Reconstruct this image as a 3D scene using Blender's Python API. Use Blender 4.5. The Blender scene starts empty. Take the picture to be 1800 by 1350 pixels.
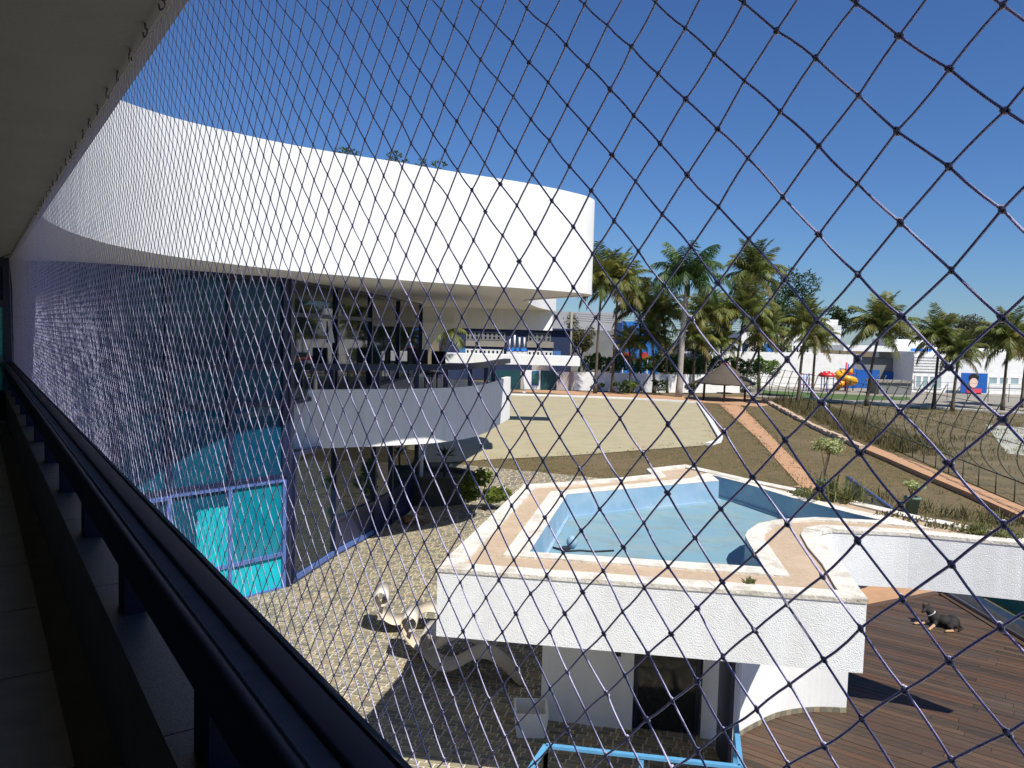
import bpy, math, random
from mathutils import Vector, Matrix, noise
from mathutils.geometry import tessellate_polygon

random.seed(11)
scene = bpy.context.scene
COL = scene.collection

# ------------------------------------------------------------------ camera
# metres; z = 0 is the patio, the eye stands 5.8 m above it on an upper balcony
EYE = Vector((0.0, 0.0, 5.8))
PITCH, ROLL = math.radians(-3.75), math.radians(1.5)
FWD = Vector((0, math.cos(PITCH), math.sin(PITCH)))
_r = Vector((1, 0, 0)); _u = _r.cross(FWD)
RGT = _r * math.cos(ROLL) + _u * math.sin(ROLL)
UPV = _u * math.cos(ROLL) - _r * math.sin(ROLL)
cam_data = bpy.data.cameras.new('camera')
cam_data.sensor_width = 36.0
cam_data.sensor_fit = 'HORIZONTAL'
cam_data.lens = 27.04
cam_data.clip_start = 0.02
cam_data.clip_end = 3000
cam = bpy.data.objects.new('camera', cam_data)
COL.objects.link(cam)
cam.matrix_world = Matrix(((RGT.x, UPV.x, -FWD.x, EYE.x), (RGT.y, UPV.y, -FWD.y, EYE.y), (RGT.z, UPV.z, -FWD.z, EYE.z), (0, 0, 0, 1)))
scene.camera = cam

# ------------------------------------------------------------------ sky, sun, exposure
SUN_RAY = Vector((-0.444, 0.583, -1.0)).normalized()
SUN_ELEV = math.asin(-SUN_RAY.z)
SUN_AZ = math.atan2(-SUN_RAY.x, -SUN_RAY.y)
world = bpy.data.worlds.new('World')
scene.world = world
world.use_nodes = True
wn = world.node_tree
sky = wn.nodes.new('ShaderNodeTexSky')
sky.sky_type = 'NISHITA'
sky.sun_disc = False
sky.sun_elevation = SUN_ELEV
sky.sun_rotation = SUN_AZ
sky.altitude = 300
sky.air_density = 1.15
sky.dust_density = 0.05
sky.ozone_density = 5.0
bg = wn.nodes['Background']
bg.inputs['Strength'].default_value = 0.067
tint = wn.nodes.new('ShaderNodeMix'); tint.data_type = 'RGBA'; tint.blend_type = 'MULTIPLY'   # white balance of the picture
tint.inputs['Factor'].default_value = 1.0; tint.inputs['B'].default_value = (0.56, 0.785, 1.14, 1)
wn.links.new(sky.outputs['Color'], tint.inputs['A']); wn.links.new(tint.outputs['Result'], bg.inputs['Color'])
sun_data = bpy.data.lights.new('sun', 'SUN')
sun_data.energy = 5.0
sun_data.angle = math.radians(0.53)
sun_data.color = (1.0, 0.955, 0.88)
sun = bpy.data.objects.new('sun', sun_data)
COL.objects.link(sun)
sun.rotation_euler = SUN_RAY.to_track_quat('-Z', 'Y').to_euler()
sun.location = (20, -20, 40)
scene.view_settings.view_transform = 'Standard'
scene.view_settings.look = 'None'
scene.view_settings.exposure = 0.36
scene.view_settings.gamma = 1.0
scene.view_settings.use_curve_mapping = False
scene.render.engine = 'CYCLES'
scene.cycles.use_denoising = True
scene.cycles.max_bounces = 8
scene.cycles.diffuse_bounces = 5
scene.cycles.glossy_bounces = 3
scene.cycles.transparent_max_bounces = 8
scene.cycles.sample_clamp_indirect = 4.0

# ------------------------------------------------------------------ materials
MATS = {}
def mat(name, c, c2=None, rough=0.6, ns=3.0, bump=0.0, bs=60.0, spec=0.35, metal=0.0, rand=None, island=True, stretch=None, stain=None, emit=None, trans=0.0, streak=None, lo=0.35, hi=0.65):
    """Procedural principled material: two tones mixed by noise, an optional per-piece tint, optional fine relief."""
    m = bpy.data.materials.new(name)
    m.use_nodes = True
    nt = m.node_tree; N = nt.nodes; L = nt.links
    b = N['Principled BSDF']
    b.inputs['Roughness'].default_value = rough
    b.inputs['Metallic'].default_value = metal
    b.inputs['Specular IOR Level'].default_value = spec
    geo = N.new('ShaderNodeNewGeometry')
    vec = geo.outputs['Position']
    if stretch:
        mp = N.new('ShaderNodeMapping')
        mp.inputs['Scale'].default_value = stretch[:3]
        if len(stretch) > 3: mp.inputs['Rotation'].default_value = (0, 0, stretch[3])
        L.new(vec, mp.inputs['Vector']); vec = mp.outputs['Vector']
    def rgba(x): return (x[0], x[1], x[2], 1)
    if c2 is None: c2 = tuple(v * 0.86 for v in c)
    nz = N.new('ShaderNodeTexNoise'); nz.inputs['Scale'].default_value = ns; nz.inputs['Detail'].default_value = 7; nz.inputs['Roughness'].default_value = 0.62
    L.new(vec, nz.inputs['Vector'])
    rp = N.new('ShaderNodeValToRGB')
    rp.color_ramp.elements[0].position = lo; rp.color_ramp.elements[1].position = hi
    rp.color_ramp.elements[0].color = rgba(c); rp.color_ramp.elements[1].color = rgba(c2)
    L.new(nz.outputs['Fac'], rp.inputs['Fac'])
    col = rp.outputs['Color']
    if rand:
        cr = N.new('ShaderNodeValToRGB'); cr.color_ramp.interpolation = 'CONSTANT'
        while len(cr.color_ramp.elements) < len(rand): cr.color_ramp.elements.new(0.5)
        for k, rc in enumerate(rand):
            cr.color_ramp.elements[k].position = k / len(rand); cr.color_ramp.elements[k].color = rgba(rc)
        if island: L.new(geo.outputs['Random Per Island'], cr.inputs['Fac'])
        else:
            oi = N.new('ShaderNodeObjectInfo'); L.new(oi.outputs['Random'], cr.inputs['Fac'])
        mx = N.new('ShaderNodeMix'); mx.data_type = 'RGBA'; mx.blend_type = 'MULTIPLY'; mx.inputs['Factor'].default_value = 1.0
        L.new(col, mx.inputs['A']); L.new(cr.outputs['Color'], mx.inputs['B']); col = mx.outputs['Result']
    if stain:
        sc_, sr, amt = stain
        n2 = N.new('ShaderNodeTexNoise'); n2.inputs['Scale'].default_value = sc_; n2.inputs['Detail'].default_value = 5
        L.new(geo.outputs['Position'], n2.inputs['Vector'])
        r2 = N.new('ShaderNodeValToRGB'); r2.color_ramp.elements[0].position = 0.5; r2.color_ramp.elements[1].position = 0.72
        r2.color_ramp.elements[0].color = (0, 0, 0, 1); r2.color_ramp.elements[1].color = (amt, amt, amt, 1)
        L.new(n2.outputs['Fac'], r2.inputs['Fac'])
        m2 = N.new('ShaderNodeMix'); m2.data_type = 'RGBA'
        L.new(r2.outputs['Color'], m2.inputs['Factor']); L.new(col, m2.inputs['A']); m2.inputs['B'].default_value = rgba(sr); col = m2.outputs['Result']
    if streak:
        mp2 = N.new('ShaderNodeMapping'); mp2.inputs['Scale'].default_value = (1.6, 1.6, 0.10)
        L.new(geo.outputs['Position'], mp2.inputs['Vector'])
        n4 = N.new('ShaderNodeTexNoise'); n4.inputs['Scale'].default_value = 2.2; n4.inputs['Detail'].default_value = 6
        L.new(mp2.outputs['Vector'], n4.inputs['Vector'])
        r4 = N.new('ShaderNodeValToRGB'); r4.color_ramp.elements[0].position = 0.52; r4.color_ramp.elements[1].position = 0.75
        r4.color_ramp.elements[0].color = (0, 0, 0, 1); r4.color_ramp.elements[1].color = (streak[1],) * 3 + (1,)
        L.new(n4.outputs['Fac'], r4.inputs['Fac'])
        m4 = N.new('ShaderNodeMix'); m4.data_type = 'RGBA'
        L.new(r4.outputs['Color'], m4.inputs['Factor']); L.new(col, m4.inputs['A']); m4.inputs['B'].default_value = rgba(streak[0]); col = m4.outputs['Result']
    L.new(col, b.inputs['Base Color'])
    if bump:
        n3 = N.new('ShaderNodeTexNoise'); n3.inputs['Scale'].default_value = bs; n3.inputs['Detail'].default_value = 4
        L.new(vec, n3.inputs['Vector'])
        bp = N.new('ShaderNodeBump'); bp.inputs['Strength'].default_value = bump; bp.inputs['Distance'].default_value = 0.02
        L.new(n3.outputs['Fac'], bp.inputs['Height']); L.new(bp.outputs['Normal'], b.inputs['Normal'])
    if trans:
        b.inputs['Transmission Weight'].default_value = trans
    MATS[name] = m
    return m

mat('stucco', (0.78, 0.785, 0.775), (0.73, 0.735, 0.725), 0.75, 1.2, 0.12, 30, stain=(0.9, (0.66, 0.65, 0.62), 0.35), streak=((0.60, 0.58, 0.54), 0.4))
mat('rough_stucco', (0.83, 0.845, 0.85), (0.77, 0.785, 0.79), 0.8, 9.0, 0.55, 75, stain=(1.5, (0.66, 0.66, 0.64), 0.3), streak=((0.55, 0.54, 0.50), 0.35))
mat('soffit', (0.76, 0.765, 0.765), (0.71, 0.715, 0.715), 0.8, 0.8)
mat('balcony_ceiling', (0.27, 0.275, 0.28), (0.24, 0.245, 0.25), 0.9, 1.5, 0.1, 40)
mat('coping', (0.72, 0.69, 0.62), (0.6, 0.56, 0.48), 0.85, 7, 0.8, 28, stain=(3.2, (0.36, 0.31, 0.25), 0.75))
mat('sand_band', (0.50, 0.385, 0.265), (0.42, 0.32, 0.225), 0.95, 14, 0.5, 120, stain=(2.0, (0.6, 0.45, 0.33), 0.6))
mat('pool_blue', (0.20, 0.34, 0.46), (0.27, 0.40, 0.52), 0.55, 1.6, 0.1, 30, stain=(2.2, (0.42, 0.5, 0.52), 0.5))
mat('pool_floor', (0.17, 0.305, 0.375), (0.215, 0.315, 0.335), 0.6, 1.3, 0.15, 25, stretch=(1, 2.6, 1), stain=(3.4, (0.18, 0.235, 0.235), 0.6), lo=0.42, hi=0.58)
mat('navy', (0.012, 0.02, 0.06), (0.010, 0.016, 0.045), 0.32, 6, 0.05, 30, spec=0.5)
mat('rail_navy', (0.007, 0.013, 0.036), (0.006, 0.010, 0.028), 0.6, 9, 0.02, 60, spec=0.2)
mat('rail_groove', (0.12, 0.12, 0.125), (0.085, 0.09, 0.10), 0.85, 12, spec=0.08, stain=(8, (0.10, 0.10, 0.10), 0.6))  # lighter and more matte than the navy beams
mat('frame_blue', (0.085, 0.15, 0.38), (0.07, 0.125, 0.33), 0.4, 6)
mat('sky_blue_paint', (0.11, 0.33, 0.56), (0.09, 0.29, 0.51), 0.4, 8)
def glass_mat(name, c, c2, ior_spec, ns=0.35):
    m = mat(name, c, c2, 0.03, ns, spec=ior_spec, lo=0.4, hi=0.6)
    return m
# nylon cord lets light through, so its shaded side still glows
def soften(name, scale):
    b = MATS[name].node_tree.nodes['Principled BSDF']
    b.inputs['Subsurface Weight'].default_value = 1.0; b.inputs['Subsurface Scale'].default_value = scale
    b.inputs['Subsurface Radius'].default_value = (1, 1, 1)
    nt = MATS[name].node_tree; geo = nt.nodes.new('ShaderNodeNewGeometry')      # twist of the strands
    nz = nt.nodes.new('ShaderNodeTexNoise'); nz.inputs['Scale'].default_value = 1100; nz.inputs['Detail'].default_value = 1
    bp = nt.nodes.new('ShaderNodeBump'); bp.inputs['Strength'].default_value = 1.0; bp.inputs['Distance'].default_value = 0.0008
    nt.links.new(geo.outputs['Position'], nz.inputs['Vector']); nt.links.new(nz.outputs['Fac'], bp.inputs['Height']); nt.links.new(bp.outputs['Normal'], b.inputs['Normal'])
mat('net_knot', (0.50, 0.49, 0.70), (0.42, 0.41, 0.62), 0.6, 900, spec=0.2)      # tight smooth knots of the same cord
_b = MATS['net_knot'].node_tree.nodes['Principled BSDF']
_b.inputs['Subsurface Weight'].default_value = 1.0; _b.inputs['Subsurface Scale'].default_value = 0.006; _b.inputs['Subsurface Radius'].default_value = (1, 1, 1)
glass_mat('dark_glass', (0.006, 0.03, 0.065), (0.006, 0.055, 0.10), 0.3)
glass_mat('teal_glass', (0.004, 0.085, 0.135), (0.004, 0.05, 0.10), 0.3)
glass_mat('mirror_glass', (0.008, 0.018, 0.024), (0.010, 0.024, 0.028), 0.5)
mat('cyan_film', (0.003, 0.20, 0.27), (0.003, 0.15, 0.22), 0.12, 0.8, spec=0.5)
mat('cyan_curtain', (0.006, 0.47, 0.55), (0.005, 0.34, 0.42), 0.6, 5)
mat('lit_green_glass', (0.10, 0.66, 0.58), (0.07, 0.5, 0.45), 0.1, 1.2, spec=0.5)  # bright base colour stands in for daylight coming through the glass
mat('green_glass', (0.02, 0.16, 0.15), (0.015, 0.11, 0.11), 0.05, 1.2, spec=0.5)
mat('net_cord', (0.46, 0.45, 0.65), (0.39, 0.38, 0.57), 0.6, 900, spec=0.25); soften('net_cord', 0.003)
mat('kerb_block', (0.56, 0.42, 0.30), (0.48, 0.36, 0.26), 0.9, 3, 0.3, 30)
mat('steel', (0.28, 0.28, 0.3), (0.2, 0.2, 0.21), 0.35, 30, metal=0.8)
mat('granite', (0.135, 0.118, 0.095), (0.065, 0.058, 0.048), 0.5, 160, 0.1, 200, lo=0.45, hi=0.6)
mat('floor_tile', (0.42, 0.40, 0.35), (0.34, 0.32, 0.28), 0.55, 6, 0.08, 60)
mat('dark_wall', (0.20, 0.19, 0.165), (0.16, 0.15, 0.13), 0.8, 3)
mat('grout', (0.66, 0.60, 0.475), (0.58, 0.53, 0.42), 0.95, 12, 0.3, 80)
PAVE = [(0.237, 0.211, 0.152), (0.302, 0.268, 0.184), (0.17, 0.157, 0.125), (0.28, 0.251, 0.172), (0.198, 0.184, 0.146), (0.337, 0.291, 0.199), (0.255, 0.22, 0.152), (0.309, 0.24, 0.163), (0.22, 0.201, 0.143), (0.18, 0.167, 0.134)]
mat('paver_piece', (1, 1, 1), (0.86, 0.86, 0.85), 0.8, 14, 0.12, 90, rand=PAVE, island=False)
mat('paver_field', (1, 1, 1), (0.86, 0.86, 0.85), 0.8, 14, 0.12, 90, rand=PAVE, island=True)
mat('lawn', (0.145, 0.102, 0.046), (0.096, 0.082, 0.034), 0.95, 2.2, 1.0, 30, stain=(0.16, (0.175, 0.125, 0.075), 0.7), lo=0.4, hi=0.6)
mat('dry_bank', (0.15, 0.115, 0.062), (0.10, 0.085, 0.045), 0.95, 0.7, 0.8, 18, stain=(0.2, (0.19, 0.15, 0.09), 0.6))
mat('court', (0.385, 0.34, 0.22), (0.33, 0.295, 0.185), 0.95, 0.8, 0.5, 12, stain=(0.35, (0.36, 0.27, 0.17), 0.55))
mat('orange_clay', (0.48, 0.275, 0.15), (0.39, 0.23, 0.13), 0.95, 2.0, 0.3, 40, stain=(0.7, (0.42, 0.25, 0.15), 0.5))
mat('pale_kerb', (0.70, 0.66, 0.56), (0.58, 0.54, 0.46), 0.9, 4, 0.3, 30)
mat('pavement', (0.29, 0.265, 0.22), (0.24, 0.22, 0.19), 0.9, 1.0, 0.2, 20)
mat('deck_wood', (0.092, 0.055, 0.034), (0.064, 0.045, 0.032), 0.6, 3.2, 0.5, 14, stretch=(1.0, 7.0, 1, 0.6435), rand=[(1, 1, 1), (0.8, 0.85, 0.9), (1.2, 1.0, 0.92), (0.62, 0.68, 0.75), (0.95, 0.9, 0.88), (1.3, 1.25, 1.2)], island=False, stain=(0.8, (0.08, 0.062, 0.046), 0.7))
mat('plastic_beige', (0.58, 0.49, 0.37), (0.51, 0.43, 0.33), 0.5, 3, spec=0.5)
mat('plastic_clear', (0.62, 0.58, 0.50), (0.55, 0.51, 0.44), 0.45, 3, spec=0.5)
mat('straw', (0.19, 0.15, 0.075), (0.12, 0.11, 0.05), 0.8, 0.6, rand=[(1, 1, 1), (0.7, 0.75, 0.7), (1.35, 1.25, 1.1), (0.8, 0.9, 0.75)])
mat('white_paint', (0.80, 0.80, 0.78), (0.72, 0.72, 0.70), 0.6, 2.0, stain=(1.0, (0.6, 0.6, 0.57), 0.3))
mat('grey_wall', (0.40, 0.40, 0.41), (0.35, 0.35, 0.36), 0.8, 0.3)
mat('taupe_wall', (0.40, 0.36, 0.33), (0.36, 0.32, 0.29), 0.85, 0.5)
mat('facade_navy', (0.022, 0.035, 0.085), (0.018, 0.028, 0.07), 0.6, 0.5)
mat('facade_blue', (0.06, 0.19, 0.42), (0.05, 0.16, 0.37), 0.6, 0.6)
mat('royal_blue', (0.015, 0.11, 0.42), (0.012, 0.09, 0.36), 0.5, 0.8)
mat('bright_blue', (0.03, 0.20, 0.60), (0.03, 0.16, 0.5), 0.5, 1.2)
mat('gate_teal', (0.012, 0.06, 0.07), (0.01, 0.05, 0.06), 0.5, 0.8)
mat('window_dark', (0.012, 0.014, 0.016), (0.02, 0.022, 0.024), 0.08, 0.6, spec=0.6)
mat('window_pale', (0.32, 0.42, 0.44), (0.25, 0.34, 0.36), 0.12, 0.5, spec=0.5)
mat('shop_grey', (0.20, 0.205, 0.20), (0.16, 0.165, 0.16), 0.6, 0.5)
mat('thatch', (0.105, 0.085, 0.066), (0.07, 0.056, 0.045), 0.95, 9, 0.8, 30)
mat('brown_wood', (0.06, 0.035, 0.022), (0.045, 0.027, 0.018), 0.8, 8, 0.4, 40)
mat('dark_iron', (0.02, 0.022, 0.018), (0.03, 0.03, 0.024), 0.6, 10, spec=0.4)
mat('green_iron', (0.07, 0.085, 0.06), (0.09, 0.10, 0.075), 0.55, 10, spec=0.4)
mat('palm_leaf', (0.135, 0.165, 0.045), (0.21, 0.205, 0.06), 0.5, 1.5, spec=0.35, rand=[(1, 1, 1), (0.8, 0.95, 0.8), (1.25, 1.15, 0.9), (0.9, 0.95, 0.9)], island=False)
mat('palm_dry', (0.21, 0.175, 0.06), (0.155, 0.15, 0.045), 0.6, 1.5, rand=[(1, 1, 1), (0.8, 0.95, 0.7), (1.1, 0.9, 0.7)], island=False)
mat('royal_leaf', (0.05, 0.10, 0.03), (0.07, 0.125, 0.04), 0.45, 1.5, spec=0.4, rand=[(1, 1, 1), (0.8, 0.95, 0.8), (1.2, 1.1, 0.9)], island=False)
mat('palm_trunk', (0.135, 0.105, 0.075), (0.085, 0.066, 0.048), 0.9, 5, 0.6, 12, stretch=(1, 1, 6))
mat('royal_trunk', (0.38, 0.36, 0.32), (0.28, 0.26, 0.23), 0.85, 3, 0.4, 10, stretch=(1, 1, 4))
LEAFV = [(1, 1, 1), (0.7, 0.8, 0.7), (1.3, 1.2, 0.9), (0.85, 1.0, 0.8), (1.1, 1.1, 1.0)]
mat('leaf_dark', (0.035, 0.062, 0.018), (0.055, 0.082, 0.022), 0.55, 2.0, rand=LEAFV)
mat('leaf_hedge', (0.13, 0.215, 0.045), (0.17, 0.24, 0.055), 0.5, 2.0, rand=LEAFV)
mat('leaf_olive', (0.085, 0.085, 0.035), (0.11, 0.10, 0.045), 0.6, 1.0, rand=LEAFV)
mat('leaf_weed', (0.13, 0.15, 0.055), (0.18, 0.17, 0.075), 0.6, 4.0, rand=LEAFV)
mat('leaf_bright', (0.10, 0.155, 0.03), (0.16, 0.18, 0.04), 0.5, 5.0, rand=LEAFV)
mat('leaf_variegated', (0.56, 0.56, 0.33), (0.34, 0.38, 0.16), 0.5, 8.0, rand=LEAFV)
mat('leaf_grey', (0.10, 0.105, 0.06), (0.14, 0.135, 0.09), 0.6, 1.0, rand=LEAFV)
mat('bark', (0.09, 0.07, 0.05), (0.06, 0.047, 0.035), 0.9, 6, 0.6, 20)
mat('pot_green', (0.16, 0.22, 0.16), (0.12, 0.17, 0.13), 0.6, 6)
mat('concrete', (0.40, 0.40, 0.33), (0.33, 0.335, 0.28), 0.9, 0.6, 0.3, 20, stain=(0.4, (0.28, 0.29, 0.21), 0.6))
mat('planter_dark', (0.07, 0.07, 0.06), (0.05, 0.05, 0.045), 0.9, 4, 0.4, 20)
mat('slide_yellow', (0.75, 0.36, 0.02), (0.66, 0.31, 0.02), 0.35, 2)
mat('toy_red', (0.60, 0.03, 0.03), (0.5, 0.03, 0.03), 0.4, 2)
mat('toy_orange', (0.75, 0.12, 0.02), (0.66, 0.1, 0.02), 0.4, 2)
mat('toy_white', (0.78, 0.78, 0.76), (0.72, 0.72, 0.7), 0.5, 2)
mat('turf_green', (0.06, 0.115, 0.03), (0.075, 0.12, 0.035), 0.95, 1.0, 0.5, 20)
mat('pink_print', (0.75, 0.06, 0.11), (0.68, 0.05, 0.1), 0.6, 1)
mat('pale_blue_print', (0.20, 0.47, 0.70), (0.17, 0.42, 0.65), 0.6, 1)
mat('skin_print', (0.72, 0.52, 0.42), (0.68, 0.48, 0.38), 0.6, 1)
mat('black_print', (0.012, 0.012, 0.014), (0.015, 0.015, 0.018), 0.6, 1)
mat('fur_black', (0.012, 0.011, 0.011), (0.02, 0.017, 0.015), 0.7, 40, 0.4, 160)
mat('fur_tan', (0.42, 0.25, 0.13), (0.50, 0.33, 0.2), 0.8, 30, 0.3, 160)
mat('fur_brown', (0.24, 0.13, 0.06), (0.18, 0.10, 0.05), 0.8, 30, 0.3, 160)
mat('skin', (0.30, 0.16, 0.10), (0.27, 0.14, 0.09), 0.55, 8)
mat('shirt_blue', (0.02, 0.045, 0.16), (0.018, 0.04, 0.14), 0.8, 8)
mat('hair_black', (0.01, 0.009, 0.008), (0.012, 0.01, 0.01), 0.6, 8)
def leafy(name, f=0.35):          # thin leaves glow a little against the light
    m_ = MATS[name]; nt = m_.node_tree; b = nt.nodes['Principled BSDF']
    tr = nt.nodes.new('ShaderNodeBsdfTranslucent'); mx = nt.nodes.new('ShaderNodeMixShader'); mx.inputs[0].default_value = f
    nt.links.new(b.inputs['Base Color'].links[0].from_socket, tr.inputs['Color'])
    nt.links.new(b.outputs[0], mx.inputs[1]); nt.links.new(tr.outputs[0], mx.inputs[2]); nt.links.new(mx.outputs[0], nt.nodes['Material Output'].inputs['Surface'])
for n_ in ('palm_leaf', 'palm_dry', 'royal_leaf', 'leaf_dark', 'leaf_hedge', 'leaf_olive', 'leaf_bright', 'leaf_variegated', 'leaf_grey', 'leaf_weed', 'straw'): leafy(n_)
mat('paper_white', (0.72, 0.74, 0.76), (0.68, 0.7, 0.72), 0.7, 3)

# ------------------------------------------------------------------ mesh helpers
class MB:
    """Collects faces in world metres; build() links them as one mesh object."""
    def __init__(self): self.v = []; self.f = []; self.mi = []; self.sm = []
    def add(self, vs, fs, mi=0, smooth=False):
        o = len(self.v); self.v.extend([tuple(p) for p in vs])
        for f in fs: self.f.append(tuple(o + i for i in f)); self.mi.append(mi); self.sm.append(smooth)
        return self
    def obox(self, o, ux, uy, uz, mi=0):
        o, ux, uy, uz = Vector(o), Vector(ux), Vector(uy), Vector(uz)
        vs = [o, o + ux, o + ux + uy, o + uy, o + uz, o + ux + uz, o + ux + uy + uz, o + uy + uz]
        fs = [(3, 2, 1, 0), (4, 5, 6, 7), (0, 1, 5, 4), (1, 2, 6, 5), (2, 3, 7, 6), (3, 0, 4, 7)]
        if ux.cross(uy).dot(uz) < 0: fs = [f[::-1] for f in fs]
        return self.add(vs, fs, mi)
    def box(self, x0, x1, y0, y1, z0, z1, mi=0):
        return self.obox((x0, y0, z0), (x1 - x0, 0, 0), (0, y1 - y0, 0), (0, 0, z1 - z0), mi)
    def beam(self, p, q, w, h, mi=0, up=(0, 0, 1)):
        """Rectangular bar from p to q, centred on the line, w across, h along up."""
        p, q = Vector(p), Vector(q); d = q - p; s = d.cross(Vector(up))
        if s.length < 1e-6: s = Vector((1, 0, 0))
        s.normalize(); u = s.cross(d).normalized()
        return self.obox(p - s * w / 2 - u * h / 2, d, s * w, u * h, mi)
    def prism(self, poly, z0, z1, mi=0, holes=()):
        if area2(poly) < 0: poly = poly[::-1]
        n = len(poly); vs = [(x, y, z0) for x, y in poly] + [(x, y, z1) for x, y in poly]
        fs = [(i, (i + 1) % n, n + (i + 1) % n, n + i) for i in range(n)]
        tris = tessellate_polygon([[Vector((x, y, 0)) for x, y in poly]])
        for t in tris:
            a, b, c = t
            if cross2(poly[a], poly[b], poly[c]) < 0: a, c = c, a
            fs.append((n + a, n + b, n + c)); fs.append((c, b, a))
        return self.add(vs, fs, mi)
    def sheet(self, rings, z, mi=0):
        """Flat horizontal sheet: first ring outer, further rings holes."""
        flat = [p for r in rings for p in r]
        tris = tessellate_polygon([[Vector((x, y, 0)) for x, y in r] for r in rings])
        fs = []
        for a, b, c in tris:
            if cross2(flat[a], flat[b], flat[c]) < 0: a, c = c, a
            fs.append((a, b, c))
        return self.add([(x, y, z) for x, y in flat], fs, mi)
    def wall(self, pts, z0, z1, t, mi=0, closed=False, side=1, smooth=False):
        """Thick wall along a plan polyline; t is laid off to the left (side=1) or right (-1). z0/z1 may be lists."""
        pts = [Vector((p[0], p[1])) for p in pts]; n = len(pts)
        z0 = z0 if isinstance(z0, list) else [z0] * n
        z1 = z1 if isinstance(z1, list) else [z1] * n
        off = offset(pts, t * side, closed)
        vs = []
        for i in range(n):
            vs += [(pts[i].x, pts[i].y, z0[i]), (pts[i].x, pts[i].y, z1[i]), (off[i].x, off[i].y, z1[i]), (off[i].x, off[i].y, z0[i])]
        fs = []
        m = n if closed else n - 1
        for i in range(m):
            a, b = 4 * i, 4 * ((i + 1) % n)
            for k in range(4):
                q = (a + k, a + (k + 1) % 4, b + (k + 1) % 4, b + k)
                fs.append(q if side == 1 else q[::-1])
        if not closed:
            e = 4 * (n - 1)
            c0, c1 = (3, 2, 1, 0), (e, e + 1, e + 2, e + 3)
            fs += [c0, c1] if side == 1 else [c0[::-1], c1[::-1]]
        # sharp corners kept: only the long faces shade smooth on curves
        return self.add(vs, fs, mi, smooth)
    def tube(self, pts, r, n=8, mi=0, smooth=True, cap=True):
        pts = [Vector(p) for p in pts]; m = len(pts)
        rs = r if isinstance(r, (list, tuple)) else [r] * m
        vs = []; fs = []
        up = Vector((0, 0, 1))
        for i, p in enumerate(pts):
            d = (pts[min(i + 1, m - 1)] - pts[max(i - 1, 0)]).normalized()
            s = d.cross(up)
            if s.length < 1e-3: s = d.cross(Vector((0, 1, 0)))
            s.normalize(); w = s.cross(d)
            for k in range(n):
                a = 2 * math.pi * k / n
                vs.append(p + (s * math.cos(a) + w * math.sin(a)) * rs[i])
        for i in range(m - 1):
            for k in range(n):
                k2 = (k + 1) % n
                fs.append((i * n + k2, i * n + k, (i + 1) * n + k, (i + 1) * n + k2))
        if cap:
            fs.append(tuple(range(n))); fs.append(tuple(range((m - 1) * n, m * n))[::-1])
        return self.add(vs, fs, mi, smooth)
    def lathe(self, prof, c, n=16, mi=0, smooth=True):
        vs = []; fs = []
        for r, z in prof:
            for k in range(n):
                a = 2 * math.pi * k / n; vs.append((c[0] + r * math.cos(a), c[1] + r * math.sin(a), c[2] + z))
        for i in range(len(prof) - 1):
            for k in range(n):
                k2 = (k + 1) % n; fs.append((i * n + k, i * n + k2, (i + 1) * n + k2, (i + 1) * n + k))
        fs.append(tuple(range(n))[::-1]); fs.append(tuple(range((len(prof) - 1) * n, len(prof) * n)))
        return self.add(vs, fs, mi, smooth)
    def ball(self, c, r, mi=0, seg=10, rings=7):
        if not isinstance(r, (tuple, list)): r = (r, r, r)
        vs = [(c[0], c[1], c[2] - r[2])]; fs = []
        for i in range(1, rings):
            t = math.pi * i / rings
            for k in range(seg):
                a = 2 * math.pi * k / seg
                vs.append((c[0] + r[0] * math.sin(t) * math.cos(a), c[1] + r[1] * math.sin(t) * math.sin(a), c[2] - r[2] * math.cos(t)))
        vs.append((c[0], c[1], c[2] + r[2])); last = len(vs) - 1
        for k in range(seg):
            k2 = (k + 1) % seg
            fs.append((0, 1 + k2, 1 + k)); fs.append((last, last - seg + k, last - seg + k2))
            for i in range(rings - 2):
                a = 1 + i * seg; fs.append((a + k, a + k2, a + seg + k2, a + seg + k))
        return self.add(vs, fs, mi, True)
    def leaves(self, blobs, n, size, mi=0, droop=0.0, shell=0.55):
        """n small two-triangle leaves scattered through ellipsoids (centre, radii)."""
        wts = [r[0] * r[1] * r[2] for _, r in blobs]; tot = sum(wts)
        for (c, r), w in zip(blobs, wts):
            for _ in range(max(1, int(n * w / tot))):
                d = Vector((random.gauss(0, 1), random.gauss(0, 1), random.gauss(0, 1))).normalized()
                k = shell + (1 - shell) * random.random() ** 0.6
                k *= 0.82 + 0.36 * noise.noise(Vector((d.x * 2.1 + c[0], d.y * 2.1 + c[1], d.z * 2.1 + c[2])))
                p = Vector((c[0] + d.x * r[0] * k, c[1] + d.y * r[1] * k, c[2] + d.z * r[2] * k))
                a = Vector((random.gauss(0, 1), random.gauss(0, 1), random.gauss(0, 0.6) - droop)).normalized()
                b = a.cross(Vector((random.gauss(0, 1), random.gauss(0, 1), random.gauss(0, 1)))).normalized()
                s = size * random.uniform(0.6, 1.4)
                self.add([p - a * s, p + b * s * 0.42, p + a * s, p - b * s * 0.42], [(0, 1, 2, 3)], mi)
        return self
    def mesh(self, name, mats, base=(0, 0, 0)):
        me = bpy.data.meshes.new(name)
        bx, by, bz = base
        me.from_pydata([(x - bx, y - by, z - bz) for x, y, z in self.v], [], self.f)
        for m in (mats if isinstance(mats, (list, tuple)) else [mats]): me.materials.append(MATS[m])
        me.polygons.foreach_set('material_index', self.mi)
        me.polygons.foreach_set('use_smooth', self.sm)
        me.update()
        return me
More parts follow.
